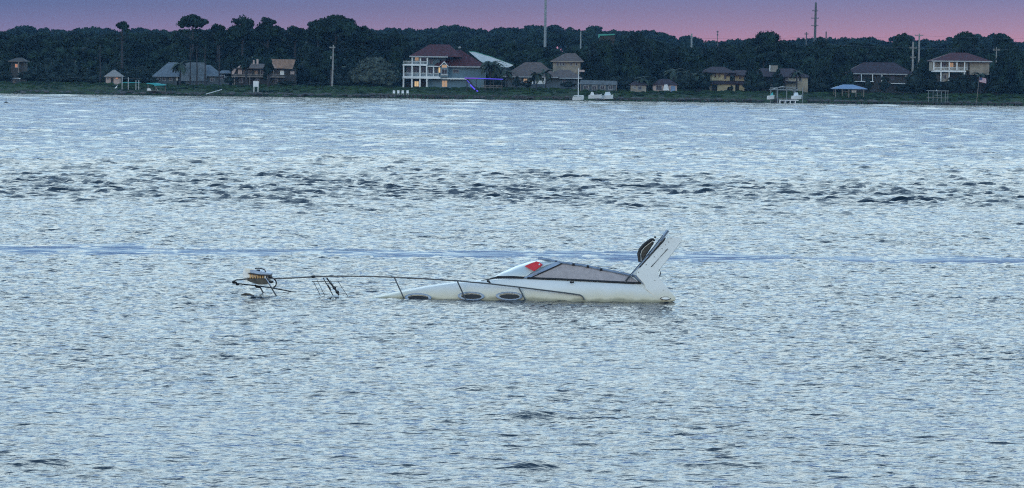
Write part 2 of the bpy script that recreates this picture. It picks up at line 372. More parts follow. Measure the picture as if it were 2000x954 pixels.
def tree(name, label, px, top, wpx, hpx, Y, kind='dome', m=None, group=None, cat='tree', trunk_r=.28, bare=None):
    m = m or LEAF; pt = P(px, top, Y); wm_ = wpx*Y/FPX; hm = hpx*Y/FPX; g0 = gz(Y, pt.x)-.15
    size = 's' if wm_ < 5.2 else 'm' if wm_ < 10.5 else 'l'
    me_, Wd, Ht = crown_mesh(kind, size, random.randrange(3), m)
    r = empty(name, (pt.x, Y, g0), label, cat, group)
    zc = max(pt.z-g0-hm, .2)
    link('crown', me_, r, (0, 0, zc), (wm_/Wd, wm_/Wd, hm/Ht), random.uniform(0, 6.28))
    t_ = MB(); top_ = zc+hm*.45; a = random.uniform(-.3, .3)
    t_.tube([(0, 0, 0), (a*.4, 0, top_*.35), (-a*.3, .1, top_*.7), (a*.2, 0, top_)], [trunk_r*1.25, trunk_r, trunk_r*.8, trunk_r*.45], 7)
    for k in range(7):
        q_ = k*.9+random.random(); z0 = top_*random.uniform(.66, .95); ln = wm_*random.uniform(.22, .4)
        t_.tube([(0, 0, z0), (math.cos(q_)*ln*.5, math.sin(q_)*ln*.5, z0+hm*.16), (math.cos(q_)*ln, math.sin(q_)*ln, z0+hm*.36)], [trunk_r*.42, trunk_r*.28, trunk_r*.1], 5)
    if bare:
        for k in range(bare):
            q_ = random.uniform(0, 6.28); z0 = top_*random.uniform(.35, .66)
            t_.tube([(0, 0, z0), (math.cos(q_)*1.6, math.sin(q_)*1.6, z0+.5)], [.07, .03], 4)
    t_.build('trunk', BARK, r); return r

# the wood behind the houses reads as one mass: one object
SKY_PX = [-400, 0, 25, 35, 50, 70, 95, 120, 140, 165, 187, 205, 225, 260, 290, 330, 420, 560, 600, 740, 770, 810, 850, 905, 940, 960, 990, 1005, 1037, 1055, 1080, 1097, 1115, 1125, 1157, 1175, 1187, 1200, 1225, 1240, 1255, 1290, 1310, 1320, 1345, 1378, 1400, 1440, 1470, 1535, 1560, 1600, 1635, 1660, 1690, 1710, 1725, 1765, 1800, 1825, 1860, 1890, 1915, 1957, 1985, 2000, 2400]
SKY_PY = [60, 57, 56, 50, 49, 58, 52, 58, 56, 53, 50, 56, 58, 56, 55, 58, 58, 57, 58, 58, 56, 58, 54, 51, 58, 57, 54, 57, 50, 52, 48, 48, 55, 60, 50, 58, 56, 60, 56, 60, 57, 62, 70, 76, 66, 81, 80, 76, 80, 80, 76, 73, 73, 74, 72, 73, 82, 68, 78, 80, 74, 64, 70, 66, 80, 84, 88]
NEAR_PX = [-400, 0, 250, 340, 355, 400, 415, 440, 456, 545, 565, 598, 628, 690, 715, 740, 785, 800, 900, 1000, 1040, 1120, 1150, 1180, 1290, 1340, 1400, 1450, 1474, 1524, 1545, 1700, 1780, 1850, 1950, 2000, 2400]
NEAR_PY = [66, 63, 63, 62, 52, 52, 60, 60, 48, 49, 60, 58, 44, 48, 56, 62, 66, 84, 88, 82, 84, 96, 82, 75, 78, 92, 88, 80, 72, 72, 82, 82, 92, 96, 96, 98, 98]
V = []; Fq = []; Ft = []; off = 0
trk = MB()
protos = [crown_arrays(k, 8, 8*h_, nb, 26, .62, s) for k, h_, nb, s in (('dome', .62, 16, 1), ('dome', .7, 18, 2), ('round', .85, 18, 3), ('umbrella', .5, 16, 4), ('dome', .55, 15, 5))]
phs = [5, 5.6, 6.8, 4, 4.4]
rows = [(1960, SKY_PX, SKY_PY, 12, 0), (1720, SKY_PX, SKY_PY, 13, 6), (1450, SKY_PX, SKY_PY, 15, 14), (1210, NEAR_PX, NEAR_PY, 17, 2), (1150, NEAR_PX, NEAR_PY, 18, 3),
        (1105, NEAR_PX, NEAR_PY, 19, 10), (1090, NEAR_PX, NEAR_PY, 24, 34), (1075, NEAR_PX, NEAR_PY, 26, 54)]
for Y, xp, yp, st_, drop in rows:
    px = -320
    while px < 2320:
        if Y < 1120 and 1100 < px < 1100: pass
        py = np.interp(px, xp, yp)+drop+random.uniform(-1.5, 3 if drop == 0 else 9)
        k = random.randrange(5); wd = random.uniform(5.5, 10)*(1.45 if Y > 1500 else 1.15 if Y > 1290 else 1); s = wd/8
        p = P(px, py, Y+random.uniform(-14, 14)); zt = p.z; hh = phs[k]*s*random.uniform(.85, 1.3)
        v, fq, ft = protos[k]; a = random.uniform(0, 6.28); c, sn = math.cos(a), math.sin(a)
        u = np.stack([(v[:, 0]*c-v[:, 1]*sn)*s+p.x, (v[:, 0]*sn+v[:, 1]*c)*s+p.y, v[:, 2]*hh/phs[k]+zt-hh], 1)
        V.append(u); Fq.append(fq+off); Ft.append(ft+off); off += len(v)
        g0 = gz(p.y, p.x); trk.tube([(p.x, p.y, g0-.2), (p.x+.2, p.y, zt-hh*.4)], [.3, .16], 5)
        px += st_*random.uniform(.7, 1.3)
wood = bpy.data.objects.new('woodland', np_mesh('woodland', np.concatenate(V), np.concatenate(Fq), np.concatenate(Ft), LEAF)); COL.objects.link(wood)
tag(wood, 'dark dense woodland covering the low ridge behind the shore houses', 'woodland', None, 'stuff')
tw = trk.build('trunks', BARK, wood); tw['kind'] = 'stuff'
# understorey hedges and bushes
V = []; Fq = []; Ft = []; off = 0
bp_ = [crown_arrays('round', 3.2, 2.7, 7, 24, .36, 31+i) for i in range(3)]
for Y, hz0, hz1, st_ in ((1068, 3, 7, 9), (1058, 2.5, 5.5, 10), (1050, 1.6, 4.0, 12)):
    px = -320
    while px < 2320:
        p = P(px, 150, Y+random.uniform(-4, 4)); k = random.randrange(3); hh = random.uniform(hz0, hz1); s = random.uniform(.9, 1.5)
        v, fq, ft = bp_[k]
        u = np.stack([v[:, 0]*s+p.x, v[:, 1]*s+p.y, v[:, 2]/2.7*hh+gz(p.y)-.3], 1)
        V.append(u); Fq.append(fq+off); Ft.append(ft+off); off += len(v); px += st_*random.uniform(.7, 1.3)
und = bpy.data.objects.new('undergrowth', np_mesh('undergrowth', np.concatenate(V), np.concatenate(Fq), np.concatenate(Ft), LEAF2)); COL.objects.link(und)
tag(und, 'dark undergrowth and hedges between and behind the houses', 'undergrowth', None, 'stuff')

SK = 'tall trees that break the skyline'
for a in [
    ('tall_pine', 'tall thin pine with small round crown, alone above the left treetops', 239, 40, 30, 22, 1060, 'umbrella', 5),
    ('umbrella_pine', 'broad umbrella pine with sky showing through its crown above the grey-roofed house', 377, 27, 64, 32, 1062, 'umbrella', 6),
    ('oak_tree', 'small low dome-shaped tree just right of the umbrella pine on the skyline', 426, 46, 34, 26, 1066, 'dome', 0),
    ('oak_tree', 'round-topped tall tree, left one of the pair above the balcony house', 474, 32, 56, 38, 1062, 'dome', 0),
    ('oak_tree', 'round-topped tall tree, right one of the pair above the balcony house', 524, 33, 50, 36, 1064, 'dome', 0),
    ('oak_tree', 'low rounded tree in the skyline dip left of the widest crown', 577, 50, 42, 24, 1068, 'dome', 0),
    ('oak_tree', 'left shoulder of dense foliage beside the widest crown on the skyline', 622, 36, 50, 34, 1064, 'dome', 0),
    ('umbrella_pine', 'widest and tallest crown on the skyline, standing above the wooden utility pole', 656, 26, 92, 42, 1060, 'umbrella', 3),
    ('oak_tree', 'smaller dark tree trailing right of the widest crown on the skyline', 708, 50, 40, 26, 1066, 'dome', 0),
    ('oak_tree', 'dark tree at the right end of the near wood, left of the red-roofed house', 775, 60, 44, 60, 1066, 'dome', 0),
    ('oak_tree', 'large dome tree breaking the pink skyline left of the tall steel pylon', 1499, 61, 76, 50, 1100, 'dome', 0),
    ('oak_tree', 'rounded skyline tree directly behind the tall steel pylon', 1603, 72, 30, 22, 1104, 'dome', 0),
    ('oak_tree', 'pointed dome tree on the skyline just left of the twin white poles', 1764, 64, 40, 34, 1110, 'dome', 0),
    ('oak_tree', 'high dome tree on the skyline above the red-roofed house at right', 1886, 61, 52, 36, 1110, 'dome', 0),
    ('oak_tree', 'last dome tree on the skyline near the right edge', 1957, 65, 44, 34, 1110, 'dome', 0),
    ('oak_tree', 'big dark spreading tree beside the beige two-storey house, below the green roof', 1178, 82, 78, 70, 1062, 'dome', 0),
    ('oak_tree', 'big dark tree filling the middle distance right of the green roof', 1245, 84, 90, 78, 1064, 'dome', 0),
    ('oak_tree', 'dark tree on the slope above the yellow stucco house', 1420, 92, 80, 50, 1072, 'dome', 0),
    ('oak_tree', 'dark tree left of the yellow stucco house, above the palms', 1325, 100, 70, 60, 1066, 'dome', 0),
    ('oak_tree', 'dark tree above the blue-roofed gazebo', 1640, 98, 76, 60, 1066, 'dome', 0),
    ('oak_tree', 'dark tree between the plum-roofed house and the long low house', 1600, 118, 50, 50, 1046, 'dome', 0),
    ('oak_tree', 'dark tree at the right edge beyond the red-roofed house', 1975, 112, 60, 70, 1046, 'dome', 0),
    ('oak_tree', 'dark tree filling the gap between the long low house and the right-hand red-roofed house', 1800, 130, 44, 50, 1046, 'dome', 0),
    ('oak_tree', 'dark tree leaning over the left roof of the yellow stucco house', 1368, 128, 30, 44, 1028, 'dome', 0),
    ('oak_tree', 'dark tree between the roofs of the yellow and plum houses', 1474, 128, 36, 46, 1028, 'dome', 0),
    ('oak_tree', 'dark tree covering the left end of the long low house', 1652, 126, 36, 42, 1028, 'dome', 0),
    ('oak_tree', 'dark tree hiding the middle of the plum-roofed house', 1518, 146, 24, 34, 1027, 'dome', 0),
    ('oak_tree', 'dark tree in front of the right roof of the plum-roofed house', 1597, 138, 32, 40, 1027, 'dome', 0),
    ('oak_tree', 'thin dark tree before the right half of the weathered balcony house', 525, 118, 24, 34, 1026, 'umbrella', 0),
    ('oak_tree', 'thin dark tree before the left half of the weathered balcony house', 481, 112, 26, 26, 1026, 'umbrella', 0),
    ('oak_tree', 'dark tree hiding the right side wall of the verandah house', 1948, 136, 40, 44, 1026, 'dome', 0),
    ('oak_tree', 'dense tree covering the left end of the balcony house', 445, 118, 30, 42, 1046, 'dome', 0),
    ('oak_tree', 'dark tree right of the balcony house, left of the wooden utility pole', 606, 112, 60, 60, 1046, 'dome', 0)]:
    nm, lb, px, tp, w_, h_, Y, kd, br = a
    if tp < 75 and px != 239: Y += 22
    tree(nm, lb, px, tp, w_*(1.16 if kd == 'dome' else 1.06), h_*(1.35 if kd == 'dome' else 1.2), Y, kd, LEAF, SK if tp < 75 else 'dark trees around the shore houses', 'tree', .32 if kd == 'umbrella' else .36, br)
tree('round_bush_tree', 'wide grey-green dome-shaped tree on the lawn left of the white balcony house', 731, 114, 106, 60, 1034, 'dome', LEAFG, None, 'tree', .3)
for px, lb in ((372, 'slender bare trunk left of three before the grey-roofed house'), (385, 'slender bare trunk, middle of three before the grey-roofed house'),
               (401, 'slender bare trunk, right of three before the grey-roofed house'), (429, 'slender trunk at the right end of the grey-roofed house'),
               (196, 'slender bare trunk left of the thatched hut')):
    tree('slender_pine', lb, px, 76, 22, 16, 1030, 'umbrella', LEAF, 'slender pines on the left lawn', 'tree', .17)
SH = 'rounded shrubs on the far bank'
for px, tp, w_, lb in ((1010, 150, 22, 'rounded shrub by the brown hip-roofed house, right of the blue lights'), (1215, 152, 34, 'dark shrub right of the low grey boathouse'),
        (1268, 150, 24, 'dark shrub between the two small cottages'), (1345, 148, 40, 'tall dark shrub left of the yellow stucco house'), (1428, 167, 9, 'rounded shrub under the arch of the yellow stucco house'),
        (1470, 160, 30, 'dark shrub right of the yellow stucco house'), (1728, 150, 26, 'dark shrub before the long low house'), (1765, 164, 44, 'wide dark shrub right of the blue-roofed gazebo'),
        (1600, 158, 44, 'dark shrub left of the blue-roofed gazebo'), (1860, 152, 40, 'dark shrub under the verandah of the right-hand red-roofed house'), (1900, 150, 30, 'dark shrub behind the flagpole'),
        (1950, 160, 60, 'wide dark shrub at the far right of the bank'), (140, 150, 60, 'wide dark shrub on the left bank'), (90, 150, 44, 'dark shrub right of the small lit house'),
        (180, 156, 30, 'low dark shrub left of the thatched hut'), (270, 150, 26, 'dark shrub right of the thatched hut'), (560, 158, 40, 'low dark shrub right of the white sign'), (615, 160, 40, 'low dark shrub left of the wooden utility pole'),
        (1490, 152, 36, 'dark shrub hiding the left wing of the plum-roofed house'), (1518, 156, 26, 'dark shrub left of the porch of the plum-roofed house'), (1695, 152, 24, 'dark shrub at the right corner of the blue-roofed gazebo'),
        (1790, 138, 46, 'big dark shrub at the right end of the long low house'), (1818, 146, 34, 'big dark shrub left of the verandah house'), (1880, 146, 34, 'dark shrub right of the tall verandah posts'), (1835, 160, 26, 'low dark shrub under the left end of the verandah'),
        (1378, 150, 26, 'dark shrub against the left corner of the yellow stucco house'), (1462, 148, 24, 'dark shrub in the gap between the yellow and the plum-roofed house'), (1110, 160, 34, 'dark shrub before the right end of the brown hip-roofed house'),
        (1028, 158, 22, 'small dark shrub before the windows of the brown hip-roofed house'), (300, 152, 22, 'dark shrub at the left end of the grey-roofed house'), (448, 150, 24, 'dark shrub left of the weathered balcony house'), (50, 140, 34, 'dark shrub against the right wall of the small lit house'), (12, 140, 30, 'dark shrub at the far left edge of the bank'),
        (972, 150, 30, 'dark leafy shrub behind the light strip deck')):
    hh = (172+(px-1000)*.0125)-tp
    tree('shrub', lb, px, tp, w_, max(hh, 6), 1026, 'round', LEAF2, SH, 'shrub', .1)

FR = MB()
for k in range(9):
    a0, a1_ = k/9, (k+1)/9
    f = lambda s: Vector((2.3*s, 0, .9*s-1.9*s*s))
    for sgn in (-1, 1):
        p0, p1 = f(a0), f(a1_); w_ = .42*math.sin(math.pi*min(1, .12+a0*.88))+.05
        FR.add([p0, p1, p1+Vector((.12, sgn*w_, -.18)), p0+Vector((.14, sgn*w_, -.16))], [(0, 1, 2, 3)])
FRM = FR.mesh('frond', PALM)
def palm(px, top, Y, lb, s=1.0):
    p = P(px, top, Y); g0 = gz(Y, p.x)-.1; r = empty('palm_tree', (p.x, Y, g0), lb, 'palm tree', 'palms on the far bank')
    h_ = p.z-g0-.6*s; MB().tube([(0, 0, 0), (.1, 0, h_*.5), (0, 0, h_)], [.22, .17, .15], 7).build('trunk', BARK, r)
    for k in range(16):
        o = link('frond', FRM, r, (0, 0, h_), (s*random.uniform(.8, 1.1),)*3, k*2.4+random.uniform(-.3, .3)); o.rotation_euler.y = random.uniform(-.75, .55)
for a in ((352, 120, 1030, 'palm in front of the grey-roofed house', 1.3), (958, 117, 1034, 'tall leafy palm at the corner of the red-roofed house, before the white roof', 1.55), (970, 126, 1036, 'shorter palm right behind the tall one, before the white roof', 1.3),
          (990, 138, 1030, 'small palm left of the brown hip-roofed house', 1.1), (1048, 140, 1026, 'palm before the front wall of the brown hip-roofed house', 1.2), (1066, 136, 1028, 'palm on the right of the brown hip-roofed house', 1.2), (1255, 150, 1026, 'small palm beside the left small cottage', 1.0),
          (1316, 134, 1032, 'taller palm in the clump left of the yellow house', 1.3), (1336, 140, 1032, 'middle palm in the clump left of the yellow house', 1.2), (1362, 142, 1028, 'rightmost palm in the clump left of the yellow house', 1.2), (1556, 138, 1026, 'palm before the yellow wall of the plum-roofed house', 1.0),
          (1915, 142, 1026, 'palm behind the flag on the right bank', 1.0)):
    palm(*a)

# ------------------------------------------------------------------ houses and shore furniture, measured in photo pixels at their own distance
class F:
    def __init__(s, name, label, cat, cx, Y, group=None, z0=None):
        s.Y = Y; s.cx = cx; p = P(cx, 170, Y); s.z0 = gz(Y, p.x)-.1 if z0 is None else z0
        s.k = Y/FPX; s.hy = 0
        s.root = empty(name, (p.x, Y, s.z0), label, cat, group)
    def X(s, px): return (px-s.cx)*s.k
    def Z(s, py): return P(s.cx, py, s.Y).z-s.z0
    def box(s, nm, m, x0, x1, y0, y1, d0, d1, parent=None):   # y0 upper edge, y1 lower edge (None = the ground)
        z0 = 0 if y1 is None else s.Z(y1)
        return MB().box(s.X(x0), s.X(x1), d0, d1, z0, s.Z(y0)).build(nm, m, parent or s.root)
    def hip(s, nm, m, x0, x1, ye, yr, r0, r1, d0, d1, parent=None):
        return MB().hip(s.X(x0), s.X(x1), d0, d1, s.Z(ye), s.Z(yr), s.X(r0), s.X(r1)).build(nm, m, parent or s.root)
    def gable(s, nm, m, pts, d0, d1, parent=None):
        return MB().prism([(s.X(a), s.Z(b_)) for a, b_ in pts], d0, d1).build(nm, m, parent or s.root)
    def win(s, x0, x1, y0, y1, d, pm=None, fr=None, mull=True):
        a, b_, z0, z1 = s.X(x0), s.X(x1), s.Z(y1), s.Z(y0); w_ = .09; f = MB()
        f.box(a, b_, d-.1, d+.04, z1-w_, z1).box(a, b_, d-.1, d+.04, z0, z0+w_).box(a, a+w_, d-.1, d+.04, z0+w_, z1-w_).box(b_-w_, b_, d-.1, d+.04, z0+w_, z1-w_)
        if mull: c = (a+b_)/2; f.box(c-.03, c+.03, d-.08, d+.02, z0+w_, z1-w_)
        o = f.build('window', fr or EAVE, s.root)
        MB().box(a+w_*.8, b_-w_*.8, d-.03, d+.03, z0+w_*.8, z1-w_*.8).build('pane', pm or GLASS, o); return o
    def posts(s, xs, y0, y1, d, w=.16, m=None, nm='post'):
        for x in xs:
            c = s.X(x); MB().box(c-w, c+w, d-w, d+w, 0 if y1 is None else s.Z(y1), s.Z(y0)).build(nm, m or WHITE, s.root)
    def rail(s, x0, x1, y0, y1, d, m=None, nm='railing', step=.3):
        f = MB(); a, b_ = s.X(x0), s.X(x1); f.box(a, b_, d-.05, d+.05, s.Z(y0)-.09, s.Z(y0)); f.box(a, b_, d-.04, d+.04, s.Z(y1), s.Z(y1)+.08)
        x = a+step/2
        while x < b_: f.box(x-.028, x+.028, d-.03, d+.03, s.Z(y1)+.08, s.Z(y0)-.09); x += step
        return f.build(nm, m or WHITE, s.root)
    def fascia(s, x0, x1, y, d, m=None, th=.2):
        return MB().box(s.X(x0), s.X(x1), d-.06, d+.06, s.Z(y)-th, s.Z(y)).build('fascia', m or EAVE, s.root)

# --- three-storey house with red roof
h = F('red_roofed_house', 'three-storey white and blue house with a dark red hip roof and stacked balconies', 'house', 870, 1036)
h.box('wall', BLUEW, 833, 948, 130, None, 2.2, 13)
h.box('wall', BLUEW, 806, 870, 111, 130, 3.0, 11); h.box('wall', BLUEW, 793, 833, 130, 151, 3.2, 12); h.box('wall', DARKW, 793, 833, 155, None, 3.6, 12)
h.box('balcony_floor', WHITE, 786, 860, 150.6, 154.6, -.4, 3.5); h.box('balcony_floor', WHITE, 786, 834, 127, 129.4, -.3, 3.2)
h.box('balcony_floor', WHITE, 860, 912, 152.4, 155.2, .6, 2.2)
h.posts((788, 804.5, 820, 833), 129.4, 150.6, 0, .17); h.posts((788, 804.5, 820, 833.5), 154.6, None, 0, .2); h.posts((804.5, 820.5, 834), 111, 127, .2, .17); h.posts((846.5,), 131, 150.6, .2, .12)
h.rail(789, 857, 143.5, 150.4, -.15); h.rail(787, 834, 120.5, 127, -.1)
h.box('balcony_roof', WHITE, 833, 858, 129.2, 131, -.1, 3.0)
h.box('wall', BLUEW, 833, 858, 116, 129.2, 2.2, 3.0)
h.hip('roof', TILER, 799, 902, 110.5, 87, 838, 876, -.5, 12.5); h.fascia(799, 874, 110.5, -.56, th=.3)
h.hip('roof', TILER, 846, 951, 129.5, 97, 880, 898, .9, 14); h.fascia(871, 951, 129.3, .8, th=.3)
h.gable('dormer_wall', BLUEW, [(860, 151.6), (875, 151.6), (875, 128), (867.5, 120.5), (860, 128)], .2, 2.2)
h.gable('roof', TILER, [(855, 129.5), (867, 117.5), (877, 129.5), (875, 129.5), (867, 121), (857.5, 129.5)], -.2, 6, None).name = 'dormer_roof'
h.gable('dormer_trim', WHITE, [(857, 130.8), (867, 120.0), (876.5, 130.8), (875, 130.8), (867, 122.2), (858.6, 130.8)], -.32, -.2)
h.win(862, 873, 126.5, 133, .15, LITD); h.win(862, 873, 135, 145.5, .15); h.box('window_sill', WHITE, 860.5, 874.5, 146, 147.5, -.1, .19)
h.win(862.5, 873.5, 157.5, 170.5, 2.1, LITD); h.win(855.3, 859.8, 131.8, 143, 2.1, LIT, mull=False)
h.win(809, 817, 112.5, 120, 2.95, LITD); h.win(822.5, 831.5, 112.5, 121, 2.95); h.win(837, 845, 117, 126, 2.15); h.win(793.5, 802, 132, 143, 3.1); h.win(806, 818, 132, 143, 3.1); h.win(822, 831, 132, 143, 3.1); h.win(836, 845, 133, 144, 2.1); h.win(848, 854, 133, 144, 2.1)
h.win(808.5, 817.5, 159.5, 170.5, 3.55, LIT); h.win(884, 896, 136, 143, 2.15)
h.gable('roof_vent', STEELM, [(893, 94), (899, 94), (899, 91), (895, 90)], 5, 6.5)

# --- translucent white curved roof behind it
h = F('white_canopy_roof', 'long white sloping metal roof rising behind the red-roofed house', 'building', 955, 1058)
h.gable('roof', METALR, [(914, 101), (926, 102), (960, 111.5), (1003, 127), (993, 131.5), (970, 131.5), (945, 124), (936, 119)], 0, 7)
h.box('wall', GREYW, 950, 990, 132, None, 1, 6)
h.gable('ridge_trim', GREENR, [(915, 100.4), (927, 101.3), (960, 110.8), (1002, 126.2), (1003, 127), (960, 111.8), (926, 102.3), (914, 101.3)], -.1, 0)

# --- brown hip roofed house
h = F('brown_hip_roofed_house', 'low house with a wide brown hip roof, right of the blue light string', 'house', 1060, 1040)
h.box('wall', GREYW, 986, 1130, 151, None, 1, 12); h.hip('roof', TILEB, 980, 1092, 150.5, 122, 1025, 1056, -.4, 13); h.hip('roof', TILEB, 1068, 1138, 152, 136, 1090, 1112, -.3, 12)
h.fascia(982, 1090, 150.4, -.46); h.fascia(1092, 1136, 152, -.36)
h.win(1010, 1018, 154, 162, .95); h.win(1022, 1030, 154, 163, .95, LITD); h.win(1046, 1060, 155, 165, .95, None); h.win(1098, 1106, 155, 164, .95); h.box('porch_wall', WHITE, 1046, 1062, 158, 165.5, .3, .9)
h.box('terrace_wall', GREYW, 1020, 1095, 164.5, None, -2.5, -2.2); h.posts((1008, 1040, 1064), 151, 165, -.2, .12)
h = F('beige_two_storey_house', 'beige two-storey house with a brown hip roof up the slope', 'house', 1106, 1056)
h.box('wall', BEIGE, 1080, 1133, 119, None, 1, 9); h.hip('roof', TILEB, 1074, 1140, 120, 104, 1104, 1124, -.2, 10); h.fascia(1075, 1139, 119.8, -.25, BEIGE)
for a in (1086, 1092, 1098, 1113, 1123): h.win(a, a+4, 121.5, 129, .95, mull=False)
h.box('balcony', PINKW, 1130, 1141, 136.5, 140.5, -.4, 1)

# --- low boathouse
h = F('low_grey_boathouse', 'long low grey building with a flat weathered roof behind the moored boats', 'boathouse', 1168, 1022)
h.box('wall', GREYW, 1134, 1203, 165, None, 0, 6); h.gable('roof', TILEG, [(1132, 165.5), (1135, 157), (1205, 158), (1206, 166)], -.4, 6.4)
for a in (1140, 1156, 1172, 1188): h.win(a, a+9, 167.5, 175, -.02)
h.posts((1134, 1150, 1166, 1182, 1204), 166, None, -.6, .1, WOOD)

# --- small cottages
h = F('small_cottage', 'small pale cottage with a low roof, left of the two right of the boathouse', 'cottage', 1246, 1024)
h.box('wall', BEIGE, 1232, 1262, 166, None, 0, 5); h.hip('roof', TILEP, 1229, 1265, 166, 159, 1240, 1254, -.4, 5.4); h.win(1237, 1242, 168.5, 174, -.02); h.win(1246, 1254, 168.5, 176, -.02)
h = F('small_cottage', 'small cottage with a bright white sheet hung on its front, right of the pale cottage', 'cottage', 1300, 1026)
h.box('wall', PINKW, 1276, 1322, 165, None, 0, 5); h.hip('roof', TILEP, 1273, 1325, 165.5, 155, 1290, 1308, -.4, 5.4); h.win(1281, 1293, 167, 177, -.02)
h.gable('white_sheet', WHITE, [(1295, 177), (1307, 177), (1305, 171), (1303, 165), (1297, 166)], -.7, -.5); h.box('door', SLATEB, 1310, 1319, 168, None, -.05, .02)

# --- yellow stucco house
h = F('yellow_stucco_house', 'yellow stucco house with an arched ground-floor doorway and plum roof', 'house', 1425, 1032)
h.box('wall', YELLOW, 1391, 1426, 142.5, 158, 1.5, 9); h.box('wall', YELLOW, 1436, 1454, 147, 158, 1.8, 9)
h.gable('wall', YELLOW, [(1401, 181), (1420, 181), (1420, 174), (1422, 170.5), (1425.5, 169.5), (1429, 171), (1431, 175), (1431, 181), (1436, 181), (1436, 164), (1401, 164)], 0, .5)
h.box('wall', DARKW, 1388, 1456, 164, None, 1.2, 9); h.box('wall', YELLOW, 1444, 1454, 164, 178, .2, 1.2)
h.hip('roof', TILEP, 1366, 1438, 142.5, 131, 1392, 1416, -.3, 10); h.hip('roof', TILEP, 1418, 1476, 147, 137, 1438, 1458, 0, 10); h.hip('roof', TILEP, 1386, 1460, 164, 158, 1398, 1450, -.6, 3)
h.win(1395, 1399, 145, 152, 1.45, None, YELLOW, False); h.win(1414, 1419, 144, 156, 1.45, None, YELLOW, False); h.win(1403, 1407, 145, 152, 1.45, None, YELLOW, False); h.win(1443, 1448, 149, 156, 1.75, None, YELLOW, False)
h.box('wall', YELLOW, 1387, 1400, 164.2, 167, .1, 1.2); h.posts((1388.5,), 167, None, .1, .14, BEIGE)

# --- plum roofed house
h = F('plum_roofed_house', 'large tan house under a plum roof with a square chimney, left of the blue gazebo', 'house', 1530, 1036)
h.box('wall', DARKW, 1456, 1534, 151, None, 1.5, 11); h.box('wall', BEIGE, 1534, 1576, 151, None, 1.7, 11); h.hip('roof', TILEP, 1456, 1584, 150, 134, 1490, 1552, -.2, 12.5); h.box('chimney', BEIGE, 1504, 1520, 128.5, 141, 3, 5); h.posts((1504.5,), 128, 140, 2.9, .12)
h.box('wall', TAN, 1536, 1578, 148.8, None, .6, 1.5); h.fascia(1456, 1530, 166, .9, BEIGE, .35); h.box('porch_roof', TILEP, 1530, 1556, 159, 161, -1, .6)
for a in (1462, 1478, 1510): h.box('wall_panel', BEIGE, a, a+12, 164, 169, -2.2, -2.0)
h.win(1534.5, 1540, 151, 158, .5); h.win(1560, 1566, 152, 159, .55)

# --- long low house and gazebo
h = F('long_low_house', 'long low house with plum roof and two pale gutter lines, behind the blue gazebo', 'house', 1718, 1038)
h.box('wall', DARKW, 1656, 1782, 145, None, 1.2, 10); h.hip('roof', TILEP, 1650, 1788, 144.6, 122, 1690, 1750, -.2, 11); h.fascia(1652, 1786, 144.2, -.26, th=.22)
h.box('balcony_floor', WHITE, 1668, 1706, 159.4, 160.6, -.4, 1.2); h.box('balcony_floor', WHITE, 1732, 1768, 162.4, 163.6, -.4, 1.2)
h.posts((1682, 1704, 1722), 145.5, 160, -.2, .09)
for a in (1676, 1740): h.win(a, a+8, 148, 156, 1.15, None, GREYW)
h.win(1768, 1773, 146.5, 152, 1.15, METALR, mull=False)
h = F('gazebo', 'open waterside gazebo with a pale blue hip roof on posts', 'gazebo', 1660, 1008)
h.hip('roof', SLATEB, 1626, 1694, 173.4, 165.6, 1648, 1668, -.6, 6)
h.posts((1632, 1645, 1658, 1672, 1687), 173.4, None, -.2, .09, WOOD); h.posts((1632, 1660, 1687), 173.4, None, 5.4, .09, WOOD)
h.box('bench', WHITE, 1664, 1673, 176, 181, 1, 2.2); h.box('table', WOOD, 1648, 1658, 178, 180, 1, 2.5)

# --- right house
h = F('verandah_house', 'tan house with a dark red hip roof and white upstairs verandah at far right', 'house', 1878, 1030)
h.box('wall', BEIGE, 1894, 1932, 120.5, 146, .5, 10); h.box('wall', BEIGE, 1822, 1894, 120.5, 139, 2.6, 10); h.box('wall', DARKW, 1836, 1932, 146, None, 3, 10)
h.box('wall', BEIGE, 1838, 1852, 143, 161, .8, 3)
h.hip('roof', TILER, 1818, 1937, 119.4, 103, 1862, 1892, -.8, 11); h.fascia(1818.5, 1936.5, 119.2, -.85, th=.28); h.box('balcony_floor', WHITE, 1821, 1886, 139, 141.4, -.6, 2.8)
h.posts((1823, 1837, 1853, 1868, 1883), 120.4, 139, -.4, .14); h.posts((1837, 1853, 1883), 141.4, 162, -.3, .14); h.rail(1822, 1885, 132.5, 139, -.5)
h.win(1840, 1848, 123, 131, 2.55, None); h.win(1856, 1864, 122.5, 132, 2.55, LITD); h.win(1887.5, 1892.5, 122.5, 137, 2.55, METALR); h.win(1842, 1849, 146, 155, .75)
h.fascia(1934, 1963, 143.6, 1.2); h.box('side_wing', GREYW, 1936, 1960, 144.6, None, 1.6, 8); h.hip('roof', TILER, 1933, 1964, 143.4, 135, 1942, 1952, 1.2, 9)
h.win(1940, 1948, 148, 156, 1.55)

